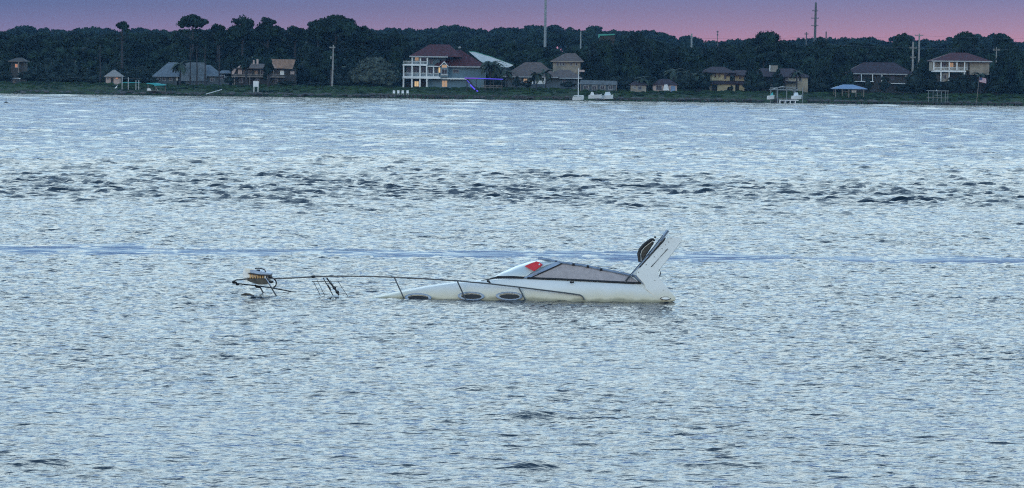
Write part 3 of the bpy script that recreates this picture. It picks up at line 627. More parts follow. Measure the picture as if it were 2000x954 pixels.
# --- left houses
h = F('small_lit_house', 'small dark house with one orange lit window at far left', 'house', 34, 1040)
h.box('wall', DARKW, 20, 46, 120, None, 1, 8); h.hip('roof', DARKW, 15, 50, 120, 113, 28, 38, -.2, 9); h.fascia(16, 44, 119.6, -.26, WOOD, .15); h.win(28, 33.5, 125, 132.5, .95, LITR)
h.posts((36,), 120, None, -.1, .1, WOOD)
h = F('garden_shed', 'pale flat-topped shed standing before the small lit house', 'shed', 27, 1028)
h.box('wall', GREYW, 20, 37, 154.5, None, 0, 2.4); h.gable('roof', METALR, [(19, 154.6), (20, 152.8), (37, 152.8), (38, 154.6)], -.2, 2.6); h.box('door', WOOD, 25, 30, 156, None, -.05, .02)
h = F('thatched_hut', 'small pink-walled hut with a pointed grey thatched roof', 'hut', 221, 1026)
h.box('wall', PINKW, 206, 233, 149, None, .6, 4.5); h.hip('roof', THATCH, 203, 239, 149.5, 137, 219, 223, -.3, 5.4); h.box('door', DARKW, 216, 221, 152.5, None, .52, .62); h.win(207.5, 212, 151.5, 155.5, .55); h.win(225, 230, 151.5, 155, .55, LITR)
h = F('grey_roofed_house', 'long low house with two broad grey roofs behind slender trunks', 'house', 365, 1036)
h.box('wall', GREYW, 300, 345, 151, None, 1, 9); h.hip('roof', TILEG, 297, 350, 150, 122, 326, 344, -.4, 10)
h.box('wall', GREYW, 362, 402, 136, None, .5, 9); h.gable('roof', TILEG, [(352, 159), (356, 126), (370, 122), (396, 122), (403, 127), (403, 159)], -.2, 1.0, None); h.hip('roof', TILEG, 392, 432, 148, 127, 396, 408, .2, 10)
h.box('wall', GREYW, 402, 446, 148, None, 1, 9); h.hip('roof', TILEG, 424, 449, 142, 137, 430, 444, 2, 9)
for a in (306, 316, 330): h.win(a, a+7, 153, 158.5, .95)
h.win(343, 347, 151.5, 158, .9, WHITE); h.win(410, 418, 152, 159, .95); h.win(428, 438, 146, 154, .95)
h = F('balcony_house', 'weathered two-storey house with a pale balcony rail and tan roof', 'house', 515, 1036)
h.box('wall', DARKW, 453, 576, 134, None, 1.5, 10); h.box('balcony_floor', WOOD, 452, 556, 150, 151.6, -.8, 1.6); h.rail(452, 521, 146, 150, -.7, WOOD); h.rail(530, 556, 146, 150, -.7, WOOD)
h.hip('roof', TILEB, 462, 540, 133.5, 125, 478, 520, -.3, 11); h.gable('roof', TILEO, [(529, 115.5), (577, 116), (571, 134.5), (543, 133.5)], -.4, .2); h.gable('wall', PINKW, [(531, 134), (531, 117), (529, 114), (543, 133.5)], .2, .6)
h.gable('gable_wall', PINKW, [(464, 133), (486, 131), (489, 125), (482, 124), (466, 130)], -.4, -.2); h.box('chimney', PINKW, 499, 502.5, 116, 126, 3, 4); h.box('chimney', PINKW, 492, 495, 118, 126, 3, 4)
h.gable('wall', PINKW, [(452, 146), (452, 141), (457, 136), (461, 136), (456, 146)], .9, 1.5); h.box('wall', PINKW, 464, 472, 137, 146, 1.2, 1.5); h.box('wall', WHITE, 546, 554, 138, 146, 1.2, 1.5); h.box('wall', PINKW, 566, 574, 139, 145, 1.2, 1.5)
for a in (474, 484, 496, 508, 536): h.win(a, a+7, 138, 146, 1.45, TILEO if a == 496 else None, WOOD)
h.posts((455, 458, 482, 488, 523), 151.6, None, -.6, .1, WOOD); h.posts((480, 509, 534), 137, 150, -.6, .06, WOOD)
for a in (466, 498, 534): h.win(a, a+8, 154, 163, 1.45)

# --- dock furniture
def pier(name, label, x0, x1, ytop, Y, d, m=WOOD, step=9, grp=None):
    f = F(name, label, 'pier', (x0+x1)/2, Y, grp, z0=-.4)
    f.box('deck', m, x0, x1, ytop, ytop+1.4, 0, d); x = x0+1
    while x < x1: f.posts((x,), ytop+1.4, None, .2, .11, m); f.posts((x,), ytop+1.4, None, d-.2, .11, m); x += step
    return f
pier('timber_pier', 'low dark timber pier on piles carrying four white chairs', 742, 850, 185.5, 989, 3, DARKW, 8)
pier('timber_pier', 'long dark timber bulkhead walk in front of the brown hip-roofed house', 852, 1118, 187.6, 992, 2.5, DARKW, 12)
pier('timber_pier', 'dark timber walk running right from the moored boats', 1200, 1480, 193.5, 994, 2.5, DARKW, 14)
pier('timber_pier', 'pale low swim platform under the boat lift', 1523, 1560, 195.6, 985, 3, WHITE, 10)
pier('timber_pier', 'dark timber walk along the waterline at far right', 1580, 2010, 199.8, 994, 2.5, DARKW, 13)
def chair(px, lb):
    p = P(px, 185, 990); f = F('deck_chair', lb, 'chair', px, 990.5, 'white chairs on the timber pier', z0=P(px, 185.5, 990.5).z)
    f.box('seat', WHITE, px-2.2, px+2.2, 181.8, 182.8, 0, .5); f.box('backrest', WHITE, px-2.2, px+2.2, 177, 181.8, .42, .5)
    for a, dd in ((-2, .04), (1.5, .04), (-2, .44), (1.5, .44)): f.box('leg', WHITE, px+a, px+a+.5, 182.8, None, dd, dd+.06)
for i, px in enumerate((769.5, 778, 786.5, 796)):
    chair(px, ['leftmost white chair on the timber pier', 'second white chair from the left on the timber pier', 'third white chair from the left on the timber pier', 'rightmost white chair on the timber pier'][i])

h = F('lit_pergola', 'dark waterside deck frame edged with a blue-violet light strip, right of the red-roofed house', 'pergola', 945, 1014)
h.box('deck', DARKW, 908, 982, 153.6, 155, 0, 4); h.posts((912, 930, 948, 964, 980), 155, None, .2, .1, DARKW); h.posts((912, 946, 980), 155, None, 3.8, .1, DARKW)
h.rail(940, 981, 167, 172, .1, WOOD)
h.gable('stair', DARKW, [(912, 156), (916, 156), (941, 186), (937, 186)], -.6, .3)
f = MB(); f.tube([(h.X(907), -.2, h.Z(153.4)), (h.X(934), -.2, h.Z(153.4))], .11, 6).build('light_strip', LEDP, h.root, label='violet-blue section of light strip along the deck edge'); MB().tube([(h.X(934), -.2, h.Z(153.6)), (h.X(982), -.2, h.Z(154.8))], .10, 6).build('light_strip', LED, h.root)
MB().tube([(h.X(918), -.9, h.Z(166)), (h.X(928), -.9, h.Z(175.5))], .19, 6).build('light_strip', LED, h.root, label='thick blue light strip on the stair'); MB().tube([(h.X(931), -.9, h.Z(177)), (h.X(939), -.9, h.Z(185))], .19, 6).build('light_strip', LED, h.root)
MB().tube([(h.X(912), -.9, h.Z(157.5)), (h.X(917), -.9, h.Z(162.5))], .08, 6).build('light_strip', LED, h.root)

h = F('dock_pergola', 'white-posted waterside pergola with teal beam, right of the thatched hut', 'pergola', 253, 1006)
h.box('beam', TEAL, 237, 272, 161, 162.3, 0, 3); h.posts((238.5, 250.5), 151.5, None, 0, .1, EAVE); h.posts((265.5, 271), 157, None, 0, .09, EAVE); h.box('beam', DARKW, 236, 272, 153.5, 154.6, 1.2, 2.4); h.box('beam', WOOD, 250, 272, 175.5, 176.6, 0, 2)
h = F('covered_boat_lift', 'small white boat under a flat teal canvas cover on a lift', 'boat lift', 306, 1000, z0=0)
h.gable('cover', TEAL, [(287, 162.8), (303, 162.2), (324, 165.6), (324, 166.8), (303, 168), (300, 165.6), (287, 164)], -1.5, 2); h.posts((288, 303, 322), 164, None, 1.5, .09, WOOD); h.box('bunk', WOOD, 288, 316, 177.5, 178.5, -1, 1.5)
h.gable('pontoon', WHITE, [(287.5, 178), (288.5, 173), (293, 173), (296, 178)], -.6, .6); h.gable('brace', STEELM, [(301, 166), (302.5, 166), (310, 178), (308.5, 178)], -.2, 0)
h = F('white_sign', 'square white notice board on two legs at the waterline', 'sign', 500, 1002)
h.box('board', WHITE, 494.5, 505, 158.8, 169.8, 0, .12); h.posts((496, 504), 169.8, None, .06, .09, WHITE, 'leg'); h.box('frame', STEELM, 494, 505.5, 158.2, 158.8, -.03, .15)
tag(MB().prism([(P(402, 183.5, 1000).x, P(402, 183.5, 1000).z), (P(433, 174.6, 1000).x, P(433, 174.6, 1000).z), (P(433, 176, 1000).x, P(433, 176, 1000).z), (P(403, 184.6, 1000).x, P(403, 184.6, 1000).z)], 1000, 1001.2).build('boat_ramp', METALR), 'pale plank ramp slanting up the bank left of the white sign', 'ramp')
h = F('heron', 'white wading bird standing on the bank below the dock pergola', 'bird', 227, 1000.5)
s_ = MB(); x_, z_ = 0, h.Z(171.5); s_.tube([(-.35, 0, z_-.25), (-.1, 0, z_-.05), (.12, 0, z_+.15), (.16, 0, z_+.42), (.22, 0, z_+.5), (.42, 0, z_+.46)], [.03, .2, .16, .06, .07, .015], 8); s_.build('body', WHITE, h.root, True)
for q_ in (-.07, .07): MB().tube([(-.02, q_, z_-.1), (-.02, q_, 0)], .025, 5).build('leg', DARKW, h.root)

# moored boats on the far shore
def small_boat(name, label, x0, x1, yd, Y, lift=None):
    f = F(name, label, 'boat', (x0+x1)/2, Y, z0=0); yw = P(0, 0, 1) and None
    ln = f.X(x1)-f.X(x0); zt = f.Z(yd); zb = max(zt-.9, -.3) if not lift else zt-.9
    v = []; fs = []
    for i in range(9):
        t = i/8; w = .95*math.sin(math.pi*min(1, .18+.5*(1-t)+.12))*(1 if t < .8 else 1-(t-.8)*3.6); x = f.X(x0)+ln*t; rise = .25*t*t
        v += [(x, -w, zt+rise), (x-.1, -w*.7, zb+rise*.6), (x-.1, w*.7, zb+rise*.6), (x, w, zt+rise)]
    for i in range(8):
        a = i*4; b_ = a+4; fs += [(a, b_, b_+1, a+1), (a+1, b_+1, b_+2, a+2), (a+2, b_+2, b_+3, a+3), (a+3, b_+3, b_, a)]
    fs += [(0, 1, 2, 3), (32, 35, 34, 33)]
    MB().add(v, fs).build('hull', WHITE, f.root); return f, zt
f, zt = small_boat('motorboat', 'small white motorboat moored beside the thin mast before the boathouse', 1150, 1176, 186, 990)
MB().prism([(f.X(1153), zt), (f.X(1161), zt), (f.X(1159), zt+.7), (f.X(1155), zt+.75)], -.5, .5).build('cabin', WHITE, f.root); MB().box(f.X(1162), f.X(1168), -.4, .4, zt, zt+.35).build('seat', GREYW, f.root)
f, zt = small_boat('motorboat', 'white motorboat with a cabin, right of the two before the boathouse', 1172, 1198, 187, 992)
MB().prism([(f.X(1180), zt), (f.X(1194), zt), (f.X(1191), zt+.9), (f.X(1183), zt+.85)], -.5, .5).build('cabin', METALR, f.root); MB().tube([(f.X(1191), 0, zt), (f.X(1192), 0, f.Z(175))], .04, 5).build('antenna', STEELM, f.root)
f, zt = small_boat('sailboat', 'small sailboat with a tall thin white mast before the boathouse', 1119, 1141, 189, 988)
MB().tube([(f.X(1129.5), 0, zt-.1), (f.X(1129.5), 0, f.Z(134))], [.11, .07], 6).build('mast', WHITE, f.root); MB().tube([(f.X(1121), 0, f.Z(187)), (f.X(1140), 0, f.Z(187))], .07, 6).build('boom', WHITE, f.root)
h = F('open_boat_lift', 'timber boat lift with a lattice canopy at the waterline, holding a small boat', 'boat lift', 1532, 992, z0=-.4)
h.box('canopy_beam', STEELM, 1504, 1558, 175.4, 176.6, -1.5, -1.3); h.box('canopy_beam', STEELM, 1504, 1558, 175.4, 176.6, 3.3, 3.5); h.posts((1505, 1518, 1536, 1552, 1567), 171, None, -1.4, .1, STEELM); h.posts((1518, 1552), 175, None, 3.4, .1, STEELM)
h.gable('roof_frame', STEELM, [(1506, 175.4), (1531, 168.5), (1558, 175.4), (1556, 175.4), (1531, 169.4), (1508, 175.4)], -1.5, 3.5); h.box('deck', WOOD, 1500, 1568, 192.8, 193.8, -1, 3.5)
h.rail(1505, 1557, 171, 175, -1.3, STEELM, 'lattice', .7)
f, zt = small_boat('motorboat', 'small white boat hanging in the timber boat lift', 1546, 1566, 187.5, 990, True); MB().prism([(f.X(1550), zt), (f.X(1560), zt), (f.X(1558), zt+.8), (f.X(1552), zt+.8)], -.4, .4).build('cabin', METALR, f.root)
f, zt = small_boat('jet_ski', 'pale small watercraft on the left side of the timber boat lift', 1499, 1513, 187.5, 990, True); MB().prism([(f.X(1504), zt), (f.X(1511), zt), (f.X(1509), zt+.9), (f.X(1507), zt+.6)], -.25, .25).build('cowling', TEAL, f.root)
h = F('dock_canopy', 'flat-topped waterside canopy frame below the verandah house', 'canopy', 1832, 998, z0=-.2)
h.box('roof', STEELM, 1811, 1853, 177.2, 178.4, -1, 2.5); h.posts((1813, 1822, 1830, 1838, 1846, 1851), 178.4, None, -.8, .06, STEELM); h.box('deck', WOOD, 1812, 1851, 191, 192, -1, 2.5); h.box('bench', STEELM, 1826, 1838, 186, 187, 0, .5); h.box('finial', METALR, 1829.5, 1831, 175.8, 177.2, .5, .8)
# flag
h = F('flagpole', 'leaning white flagpole at the waterline with a drooping striped flag', 'flagpole', 1910, 1000)
MB().tube([(h.X(1907.5), 0, -.3), (h.X(1912.5), 0, h.Z(149))], [.08, .05], 6).build('pole', WOOD, h.root)
RED = mat('flag_red', (.42, .12, .15), rough=.8); NAVY = mat('flag_navy', (.06, .09, .22), rough=.8); FWH = mat('flag_white', (.7, .66, .72), rough=.8)
x0, x1, z1, z0 = h.X(1912.6), h.X(1926), h.Z(151.5), h.Z(161)
def flag_strip(a, b_, c0, c1, m, nm, par, y=0.0):
    f_ = MB(); n_ = 8
    for i in range(n_+1):
        t = a+(b_-a)*i/n_; x = x0+(x1-x0)*t; y_ = .12*math.sin(t*7)+y; dr = -.28*t*t
        f_.v += [(x, y_-.012, z1-(z1-z0)*c0+dr), (x, y_-.012, z1-(z1-z0)*c1+dr), (x, y_+.012, z1-(z1-z0)*c1+dr), (x, y_+.012, z1-(z1-z0)*c0+dr)]
    for i in range(n_):
        q = i*4; r2 = q+4; f_.f += [(q, q+1, r2+1, r2), (q+1, q+2, r2+2, r2+1), (q+2, q+3, r2+3, r2+2), (q+3, q, r2, r2+3)]
    f_.f += [(3, 2, 1, 0), (n_*4, n_*4+1, n_*4+2, n_*4+3)]
    return f_.build(nm, m, par)
fl = None
for i in range(13):
    m_ = RED if i % 2 == 0 else FWH; a = .42 if i < 7 else 0
    o = flag_strip(a, 1, i/13, (i+1)/13, m_, 'flag' if fl is None else 'stripe', fl or h.root); fl = fl or o
flag_strip(0, .42, 0, 7/13, NAVY, 'canton', fl)

# poles and masts
def pole(name, label, px, top, Y, base, w, m, arms=(), cat='utility pole', grp=None, dx=0):
    f = F(name, label, cat, px, Y, grp); zt = f.Z(top)
    MB().tube([(0, 0, 0), (f.X(px+dx), 0, zt)], [w*1.25, w*.8], 8).build('shaft', m, f.root)
    for (y, hw) in arms:
        MB().box(f.X(px-hw)+0, f.X(px+hw), -.09-w, .09-w, f.Z(y)-.12, f.Z(y)+.08).build('crossarm', m, f.root)
        a = MB()
        for sx in (-.9, -.5, .5, .9): a.tube([(f.X(px)+sx*f.k*hw, -w, f.Z(y)+.08), (f.X(px)+sx*f.k*hw, -w, f.Z(y)+.34)], .05, 5)
        a.build('insulator', m, f.root)
    return f
POLE = mat('weathered_pole_wood', (.30, .30, .29), (.20, .20, .20), rough=.9, scale=1.5)
f = pole('utility_pole', 'tall weathered wooden utility pole with one short crossarm left of the grey round tree', 648.5, 88, 1024, None, .20, POLE, ((93.5, 5.5),), dx=2)
f.box('transformer', STEELM, 645, 647, 110, 116, -.4, .2)
MB().tube([(f.X(645.5), .3, 0), (f.X(646.5), .3, f.Z(136))], .2, 7).build('stub_post', BARK, f.root)
pole('radio_mast', 'very tall thin grey mast running out of the top of the picture', 1063.5, -30, 1240, None, .38, STEELM, cat='mast')
pole('radio_mast', 'short pale mast rising behind the beige two-storey house', 1133, 62, 1180, None, .22, STEELM, cat='mast')
f = pole('power_pylon', 'tall dark steel monopole with three pairs of arms against the pink sky', 1589.5, 5, 1340, None, .42, DARKST, ((21.5, 6), (36, 7.5), (50.5, 7)), dx=1.5, cat='power pylon')
pole('utility_pole', 'thin dark pole on the skyline just left of the tall steel monopole', 1573.5, 63, 1350, None, .22, DARKST, ((67, 4),), grp=None)
pole('utility_pole', 'thin dark pole on the skyline just right of the tall steel monopole', 1612, 62, 1350, None, .26, DARKST)
pole('utility_pole', 'thin pole with cross pieces on the pink skyline left of the big dome tree', 1400, 60, 1350, None, .12, DARKST, ((63, 2), (69, 1.5)))
pole('radio_mast', 'short pale mast on the wooded skyline above the clump of palms', 1349.5, 66, 1220, None, .3, STEELM, ((73, 3),), cat='mast')
pole('utility_pole', 'left and shorter of the two pale poles behind the long low house', 1782, 82, 1075, None, .26, POLE, ((94, 7), (113, 5)))
pole('utility_pole', 'right and taller of the two pale poles behind the long low house', 1793.5, 66, 1075, None, .25, POLE, ((70, 8),), dx=.5)
pole('utility_pole', 'pale cross-shaped pole among the trees right of the verandah house', 1945, 93, 1085, None, .15, POLE, ((98, 7),))
def wire(label, pts, Y, r=.02, m=DARKST):
    c = []; 
    for (a, b_) in zip(pts[:-1], pts[1:]):
        for i in range(10):
            t = i/10; x = a[0]+(b_[0]-a[0])*t; y = a[1]+(b_[1]-a[1])*t+2.2*4*t*(1-t)*.5; c.append(P(x, y, Y))
    c.append(P(*pts[-1], Y)); o = MB().tube(c, r, 4).build('power_line', m); tag(o, label, 'cable', 'overhead cables on the far shore')
wire('thin overhead cable from the tall monopole leftwards over the pink sky', [(1350, 74), (1470, 76), (1589, 72)], 1338, .025)
wire('thin overhead cable crossing the trees right of the tall monopole', [(1589, 77), (1793, 70), (2010, 76)], 1072, .016, STEELM)
wire('lower overhead cable crossing the trees at right', [(1600, 86), (1782, 94), (1945, 96), (2020, 97)], 1070, .016, STEELM)
wire('thin overhead cable between the wood and the pole left of the grey round tree', [(651, 93.5), (790, 100), (900, 92)], 1026, .012, DARKST)
h = F('green_roofed_building', 'small building with a bright green roof edge high among the trees', 'building', 1184, 1088)
h.box('wall', DARKW, 1170, 1200, 69, 80, .5, 6); h.box('post', DARKW, 1172, 1176, 80, None, 1, 2); h.box('post', DARKW, 1194, 1198, 80, None, 1, 2); h.gable('roof', GREENR, [(1168, 67), (1200, 66.5), (1200, 68.5), (1171, 70.5), (1168.5, 75)], 0, 6.5)
for (px, lb) in ((30, 'left dark channel buoy floating by the far bank'),):
    pass
f = F('channel_marker', 'dark low float on the water near the left edge', 'buoy', 12, 700, z0=-.2)
MB().tube([(-.5, 0, .12), (0, 0, .3), (.5, 0, .12)], [.1, .22, .1], 8).build('float', DARKST, f.root); MB().tube([(0, 0, .3), (0, 0, 1.1)], .05, 5).build('stake', DARKST, f.root)

# ------------------------------------------------------------------ the sunken motor yacht
YB = 101.0; LIST = R(-5.0); BEAM = 2.9
o0 = P(1300, 586, YB); ROOT_W = Vector((o0.x, YB, 0))
yacht = empty('motor_yacht', ROOT_W, 'half-sunken white motor yacht, bow under water, only cabin top and bow rail showing', 'motor yacht')
yacht.rotation_euler = (LIST, 0, 0)
MI = (Matrix.Translation(ROOT_W) @ Matrix.Rotation(LIST, 4, 'X')).inverted()
def b(px, py, v):                  # point of the plane v metres inboard of the near side, seen at a pixel (yacht's own axes)
    d_ = fwd*FPX+rt*(px-1000)+up*(477-py); c = MI @ CAM; d_ = MI.to_3x3() @ d_
    return c+d_*((v-c.y)/d_.y)
def mir(p): return Vector((p[0], BEAM-p[1], p[2]))
GEL = mat('gelcoat_white', (.80, .80, .77), (.74, .74, .71), rough=.28, scale=.8, spec=.5)
GELA = mat('gelcoat_glow_algae', (.80, .80, .77), (.75, .75, .71), rough=.3, scale=.8)
_t = GELA.node_tree; _b = _t.nodes['Principled BSDF']; _src = _b.inputs['Base Color'].links[0].from_socket      # warm sunset glow painted into the lower hull as tan, fading upwards
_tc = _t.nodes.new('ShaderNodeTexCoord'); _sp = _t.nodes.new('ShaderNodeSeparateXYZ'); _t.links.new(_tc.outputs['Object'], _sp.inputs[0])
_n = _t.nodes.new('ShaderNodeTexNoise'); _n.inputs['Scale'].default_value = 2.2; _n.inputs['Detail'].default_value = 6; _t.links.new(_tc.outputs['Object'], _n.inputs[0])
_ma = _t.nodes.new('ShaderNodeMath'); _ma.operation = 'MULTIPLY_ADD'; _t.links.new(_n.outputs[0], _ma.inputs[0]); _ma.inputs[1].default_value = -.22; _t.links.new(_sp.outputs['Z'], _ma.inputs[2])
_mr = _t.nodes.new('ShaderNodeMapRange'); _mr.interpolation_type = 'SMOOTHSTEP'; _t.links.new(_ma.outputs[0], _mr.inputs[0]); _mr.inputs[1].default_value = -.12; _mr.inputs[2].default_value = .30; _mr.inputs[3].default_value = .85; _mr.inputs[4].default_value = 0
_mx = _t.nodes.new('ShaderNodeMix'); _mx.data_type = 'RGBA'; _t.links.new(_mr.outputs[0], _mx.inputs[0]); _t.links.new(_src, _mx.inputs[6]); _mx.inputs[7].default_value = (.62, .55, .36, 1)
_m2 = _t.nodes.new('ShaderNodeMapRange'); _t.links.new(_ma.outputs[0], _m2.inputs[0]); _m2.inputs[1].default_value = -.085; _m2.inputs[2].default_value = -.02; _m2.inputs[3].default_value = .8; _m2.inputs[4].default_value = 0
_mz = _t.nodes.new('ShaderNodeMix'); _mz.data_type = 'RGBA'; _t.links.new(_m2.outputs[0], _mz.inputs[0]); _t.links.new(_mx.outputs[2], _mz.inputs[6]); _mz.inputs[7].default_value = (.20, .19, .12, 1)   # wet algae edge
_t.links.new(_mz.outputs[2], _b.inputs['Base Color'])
CHROME = mat('stainless_rail', (.10, .115, .13), (.04, .05, .06), rough=.4, metal=.35, scale=9)
PALEF = mat('pale_bezel', (.50, .56, .62), (.42, .48, .54), rough=.35, scale=6)
BLACK = mat('black_rubber', (.018, .02, .024), (.012, .013, .015), rough=.5, scale=8)
FRAME = mat('anodised_frame', (.34, .42, .54), (.26, .33, .43), rough=.4, metal=.4, scale=6)
CURT = mat('faded_canvas_screen', (.44, .40, .41), (.36, .33, .34), rough=.85, scale=9, bump=.3, bscale=60)
SCRN = mat('milky_windscreen', (.66, .72, .74), (.46, .55, .56), rough=.15, scale=.9, spec=.7, lo=.3, hi=.6)
REDC = mat('red_cloth', (.78, .015, .02), (.62, .012, .02), rough=.6, scale=14)
CREAM = mat('weathered_white_plastic', (.90, .88, .82), (.80, .62, .36), rough=.5, scale=2.2, lo=.28, hi=.48)
OCHRE = mat('stained_slats', (.72, .46, .20), (.50, .28, .12), rough=.7, scale=14)
BRONZ = mat('dark_brown_canvas', (.10, .09, .07), (.05, .045, .04), rough=.7, scale=12)

# hull: lofted cross-sections, near deck edge traced, far side mirrored
TOPX = [462, 520, 600, 690, 728, 780, 830, 870, 893, 925, 955, 975, 1010, 1040, 1100, 1150, 1200, 1240, 1262, 1283, 1300, 1318]
TOPY = [640, 620, 603, 588, 580.2, 570, 560, 554, 551.2, 549.2, 547, 545, 543.4, 543.6, 546.6, 549.3, 551.6, 553.6, 553, 556, 566, 581]
ST = sorted(set([462, 480, 520, 560, 600, 640, 680, 710, 735, 750, 765, 780, 805, 830, 850, 870, 882, 893, 908, 925, 940, 955, 965, 975, 990, 1010, 1025, 1040, 1070, 1100, 1125, 1150, 1175, 1200, 1220, 1240, 1252, 1262, 1272, 1283, 1291, 1300, 1309, 1318]))
v = []; fs = []; NS = 17
for px in ST:
    ty = float(np.interp(px, TOPX, TOPY)); inset = float(np.interp(px, [462, 520, 600, 700, 800, 900, 1000, 1320], [1.45, 1.15, .85, .55, .28, .10, 0, 0]))
    x = b(px, 586, inset).x; top = b(px, ty, inset+.42).z
    half = BEAM/2-inset; prof = [(0, -.95), (.02, -.45), (0, -.12), (.02, .06)]
    hgt = top
    pts = [(inset+min(.25, half*.5), hgt-1.9), (inset+.05, min(hgt-.95, -.5)), (inset, hgt*.0-.25 if hgt > 0 else hgt-.3), (inset+.05, hgt*.32 if hgt > 0 else hgt-.2), (inset+.14, hgt*.60 if hgt > 0 else hgt-.12),
           (inset+.24, hgt*.81 if hgt > 0 else hgt-.06), (inset+.33, hgt*.93 if hgt > 0 else hgt-.02), (inset+.42 if half > .5 else inset+half*.6, hgt), (BEAM/2, hgt+.07)]
    full = pts+[(BEAM-p[0], p[1]) for p in reversed(pts[:-1])]
    v += [(x, p[0], p[1]) for p in full]
for i in range(len(ST)-1):
    for k in range(NS-1): fs.append((i*NS+k, (i+1)*NS+k, (i+1)*NS+k+1, i*NS+k+1))
    fs.append((i*NS+NS-1, (i+1)*NS+NS-1, (i+1)*NS, i*NS))
fs += [tuple(range(NS)), tuple((len(ST)-1)*NS+k for k in reversed(range(NS)))]
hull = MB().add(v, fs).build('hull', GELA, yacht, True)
sub = hull.modifiers.new('sub', 'SUBSURF'); sub.levels = 1; sub.render_levels = 1

# radar arch: two raked legs and the bridge between them
def leaf_leg(pts, v0, v1, lean=.0):
    n_ = len(pts); A = [b(px, py, v0+lean*(586-py)/120) for px, py in pts]; vv = [tuple(a) for a in A]+[(a.x, a.y+(v1-v0), a.z) for a in A]
    return vv, [tuple(range(n_))[::-1], tuple(range(n_, 2*n_))]+[(i, (i+1) % n_, n_+(i+1) % n_, n_+i) for i in range(n_)]
LEG = [(1262, 566), (1259, 556), (1243, 538.5), (1245.5, 529.5), (1249, 525), (1275, 496), (1304, 464), (1308, 462.6), (1331, 464.4), (1333.4, 467.5), (1328, 476), (1311, 499), (1291, 524), (1286, 532), (1287, 540), (1293, 549), (1307, 566), (1320, 581), (1318, 588), (1290, 590)]
def mirf(vv): return [tuple(mir(p)) for p in vv]
vv, ff = leaf_leg(LEG, .05, .32, .38)
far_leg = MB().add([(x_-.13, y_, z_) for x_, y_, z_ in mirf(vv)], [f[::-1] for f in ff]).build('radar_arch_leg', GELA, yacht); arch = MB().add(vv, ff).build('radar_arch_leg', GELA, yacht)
for o in (arch, far_leg):
    bv = o.modifiers.new('bev', 'BEVEL'); bv.width = .035; bv.segments = 3
a0 = b(1306, 466, .38+.30); a1_ = b(1330, 468, .68); a2_ = b(1322, 480, .66); a3_ = b(1298, 477, .66)
mb = MB(); q0 = [a0, a1_, a2_, a3_]; q1 = [mir(p) for p in q0]; mb.add([tuple(p) for p in q0+q1], [(0, 1, 2, 3), (7, 6, 5, 4), (0, 4, 5, 1), (1, 5, 6, 2), (2, 6, 7, 3), (3, 7, 4, 0)])
mb.build('arch_bridge', GEL, yacht)
MB().tube([b(1272, 521.5, .235), b(1288, 504, .29), b(1304, 486, .35)], [.009, .0045, .009], 6).build('grab_slot', BLACK, arch)
for px, py in ((1278, 502), (1262, 517), (1293, 486), (1300, 478.5), (1306, 473), (1247, 532), (1279, 548), (1296, 567), (1311, 465.5)):
    vv_ = .05+.38*(586-py)/120; p = b(px, py, vv_-.004); MB().tube([p, (p.x, p.y-.015, p.z)], .009, 8).build('bolt', BLACK, arch)
# rear deck block that joins arch and hull
mb = MB(); q0 = [b(1240, 554, .36), b(1262, 553, .36), b(1284, 545, .36), b(1312, 575, .36), b(1312, 590, .36), b(1240, 590, .36)]; q1 = [mir(p) for p in q0]; n_ = 6
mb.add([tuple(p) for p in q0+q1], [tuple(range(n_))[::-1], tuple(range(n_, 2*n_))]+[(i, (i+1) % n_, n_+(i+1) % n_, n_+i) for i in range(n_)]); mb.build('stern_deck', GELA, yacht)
# stern light
def ellipse_pts(cx, cy, rx, ry, n_, rot=0): return [(cx+rx*math.cos(q)*math.cos(rot)-ry*math.sin(q)*math.sin(rot), cy+rx*math.cos(q)*math.sin(rot)+ry*math.sin(q)*math.cos(rot)) for q in [2*math.pi*i/n_ for i in range(n_)]]
def surf_v(px, py):                # depth of the hull's near side at a pixel
    lo_, hi_ = -.02, .55
    ty = float(np.interp(px, TOPX, TOPY)); inset = float(np.interp(px, [462, 520, 600, 700, 800, 900, 1000, 1320], [1.45, 1.15, .85, .55, .28, .10, 0, 0])); top = b(px, ty, inset+.42).z
    hs = np.array([-.5, 0, .32*top, .60*top, .81*top, .93*top, top]); vs_ = np.array([.02, .0, .05, .14, .24, .33, .42])+inset
    vv_ = inset
    for _ in range(6): vv_ = float(np.interp(b(px, py, vv_).z, hs, vs_))
    return vv_
def oval_part(name, cx, cy, rx, ry, m, par, inner=None, out=.02, rot=0):
    o_ = ellipse_pts(cx, cy, rx, ry, 28, rot); A = [b(px, py, surf_v(px, py)-out) for px, py in o_]
    if inner:
        i_ = ellipse_pts(cx, cy, rx*inner, ry*(inner-.10), 28, rot); B = [b(px, py, surf_v(px, py)-out*.8) for px, py in i_]
        C = [a+Vector((0, .08, 0)) for a in A]; D = [a+Vector((0, .08, 0)) for a in B]; n_ = 28
        f_ = []
        for i in range(n_):
            j = (i+1) % n_; f_ += [(i, j, n_+j, n_+i), (i, 2*n_+i, 2*n_+j, j), (n_+i, n_+j, 3*n_+j, 3*n_+i)]
        return MB().add([tuple(p) for p in A+B+C+D], f_).build(name, m, par, True)
    C = [a+Vector((0, .05, 0)) for a in A]; n_ = 28
    return MB().add([tuple(p) for p in A+C], [tuple(range(n_))]+[(i, n_+i, n_+(i+1) % n_, (i+1) % n_) for i in range(n_)]).build(name, m, par)
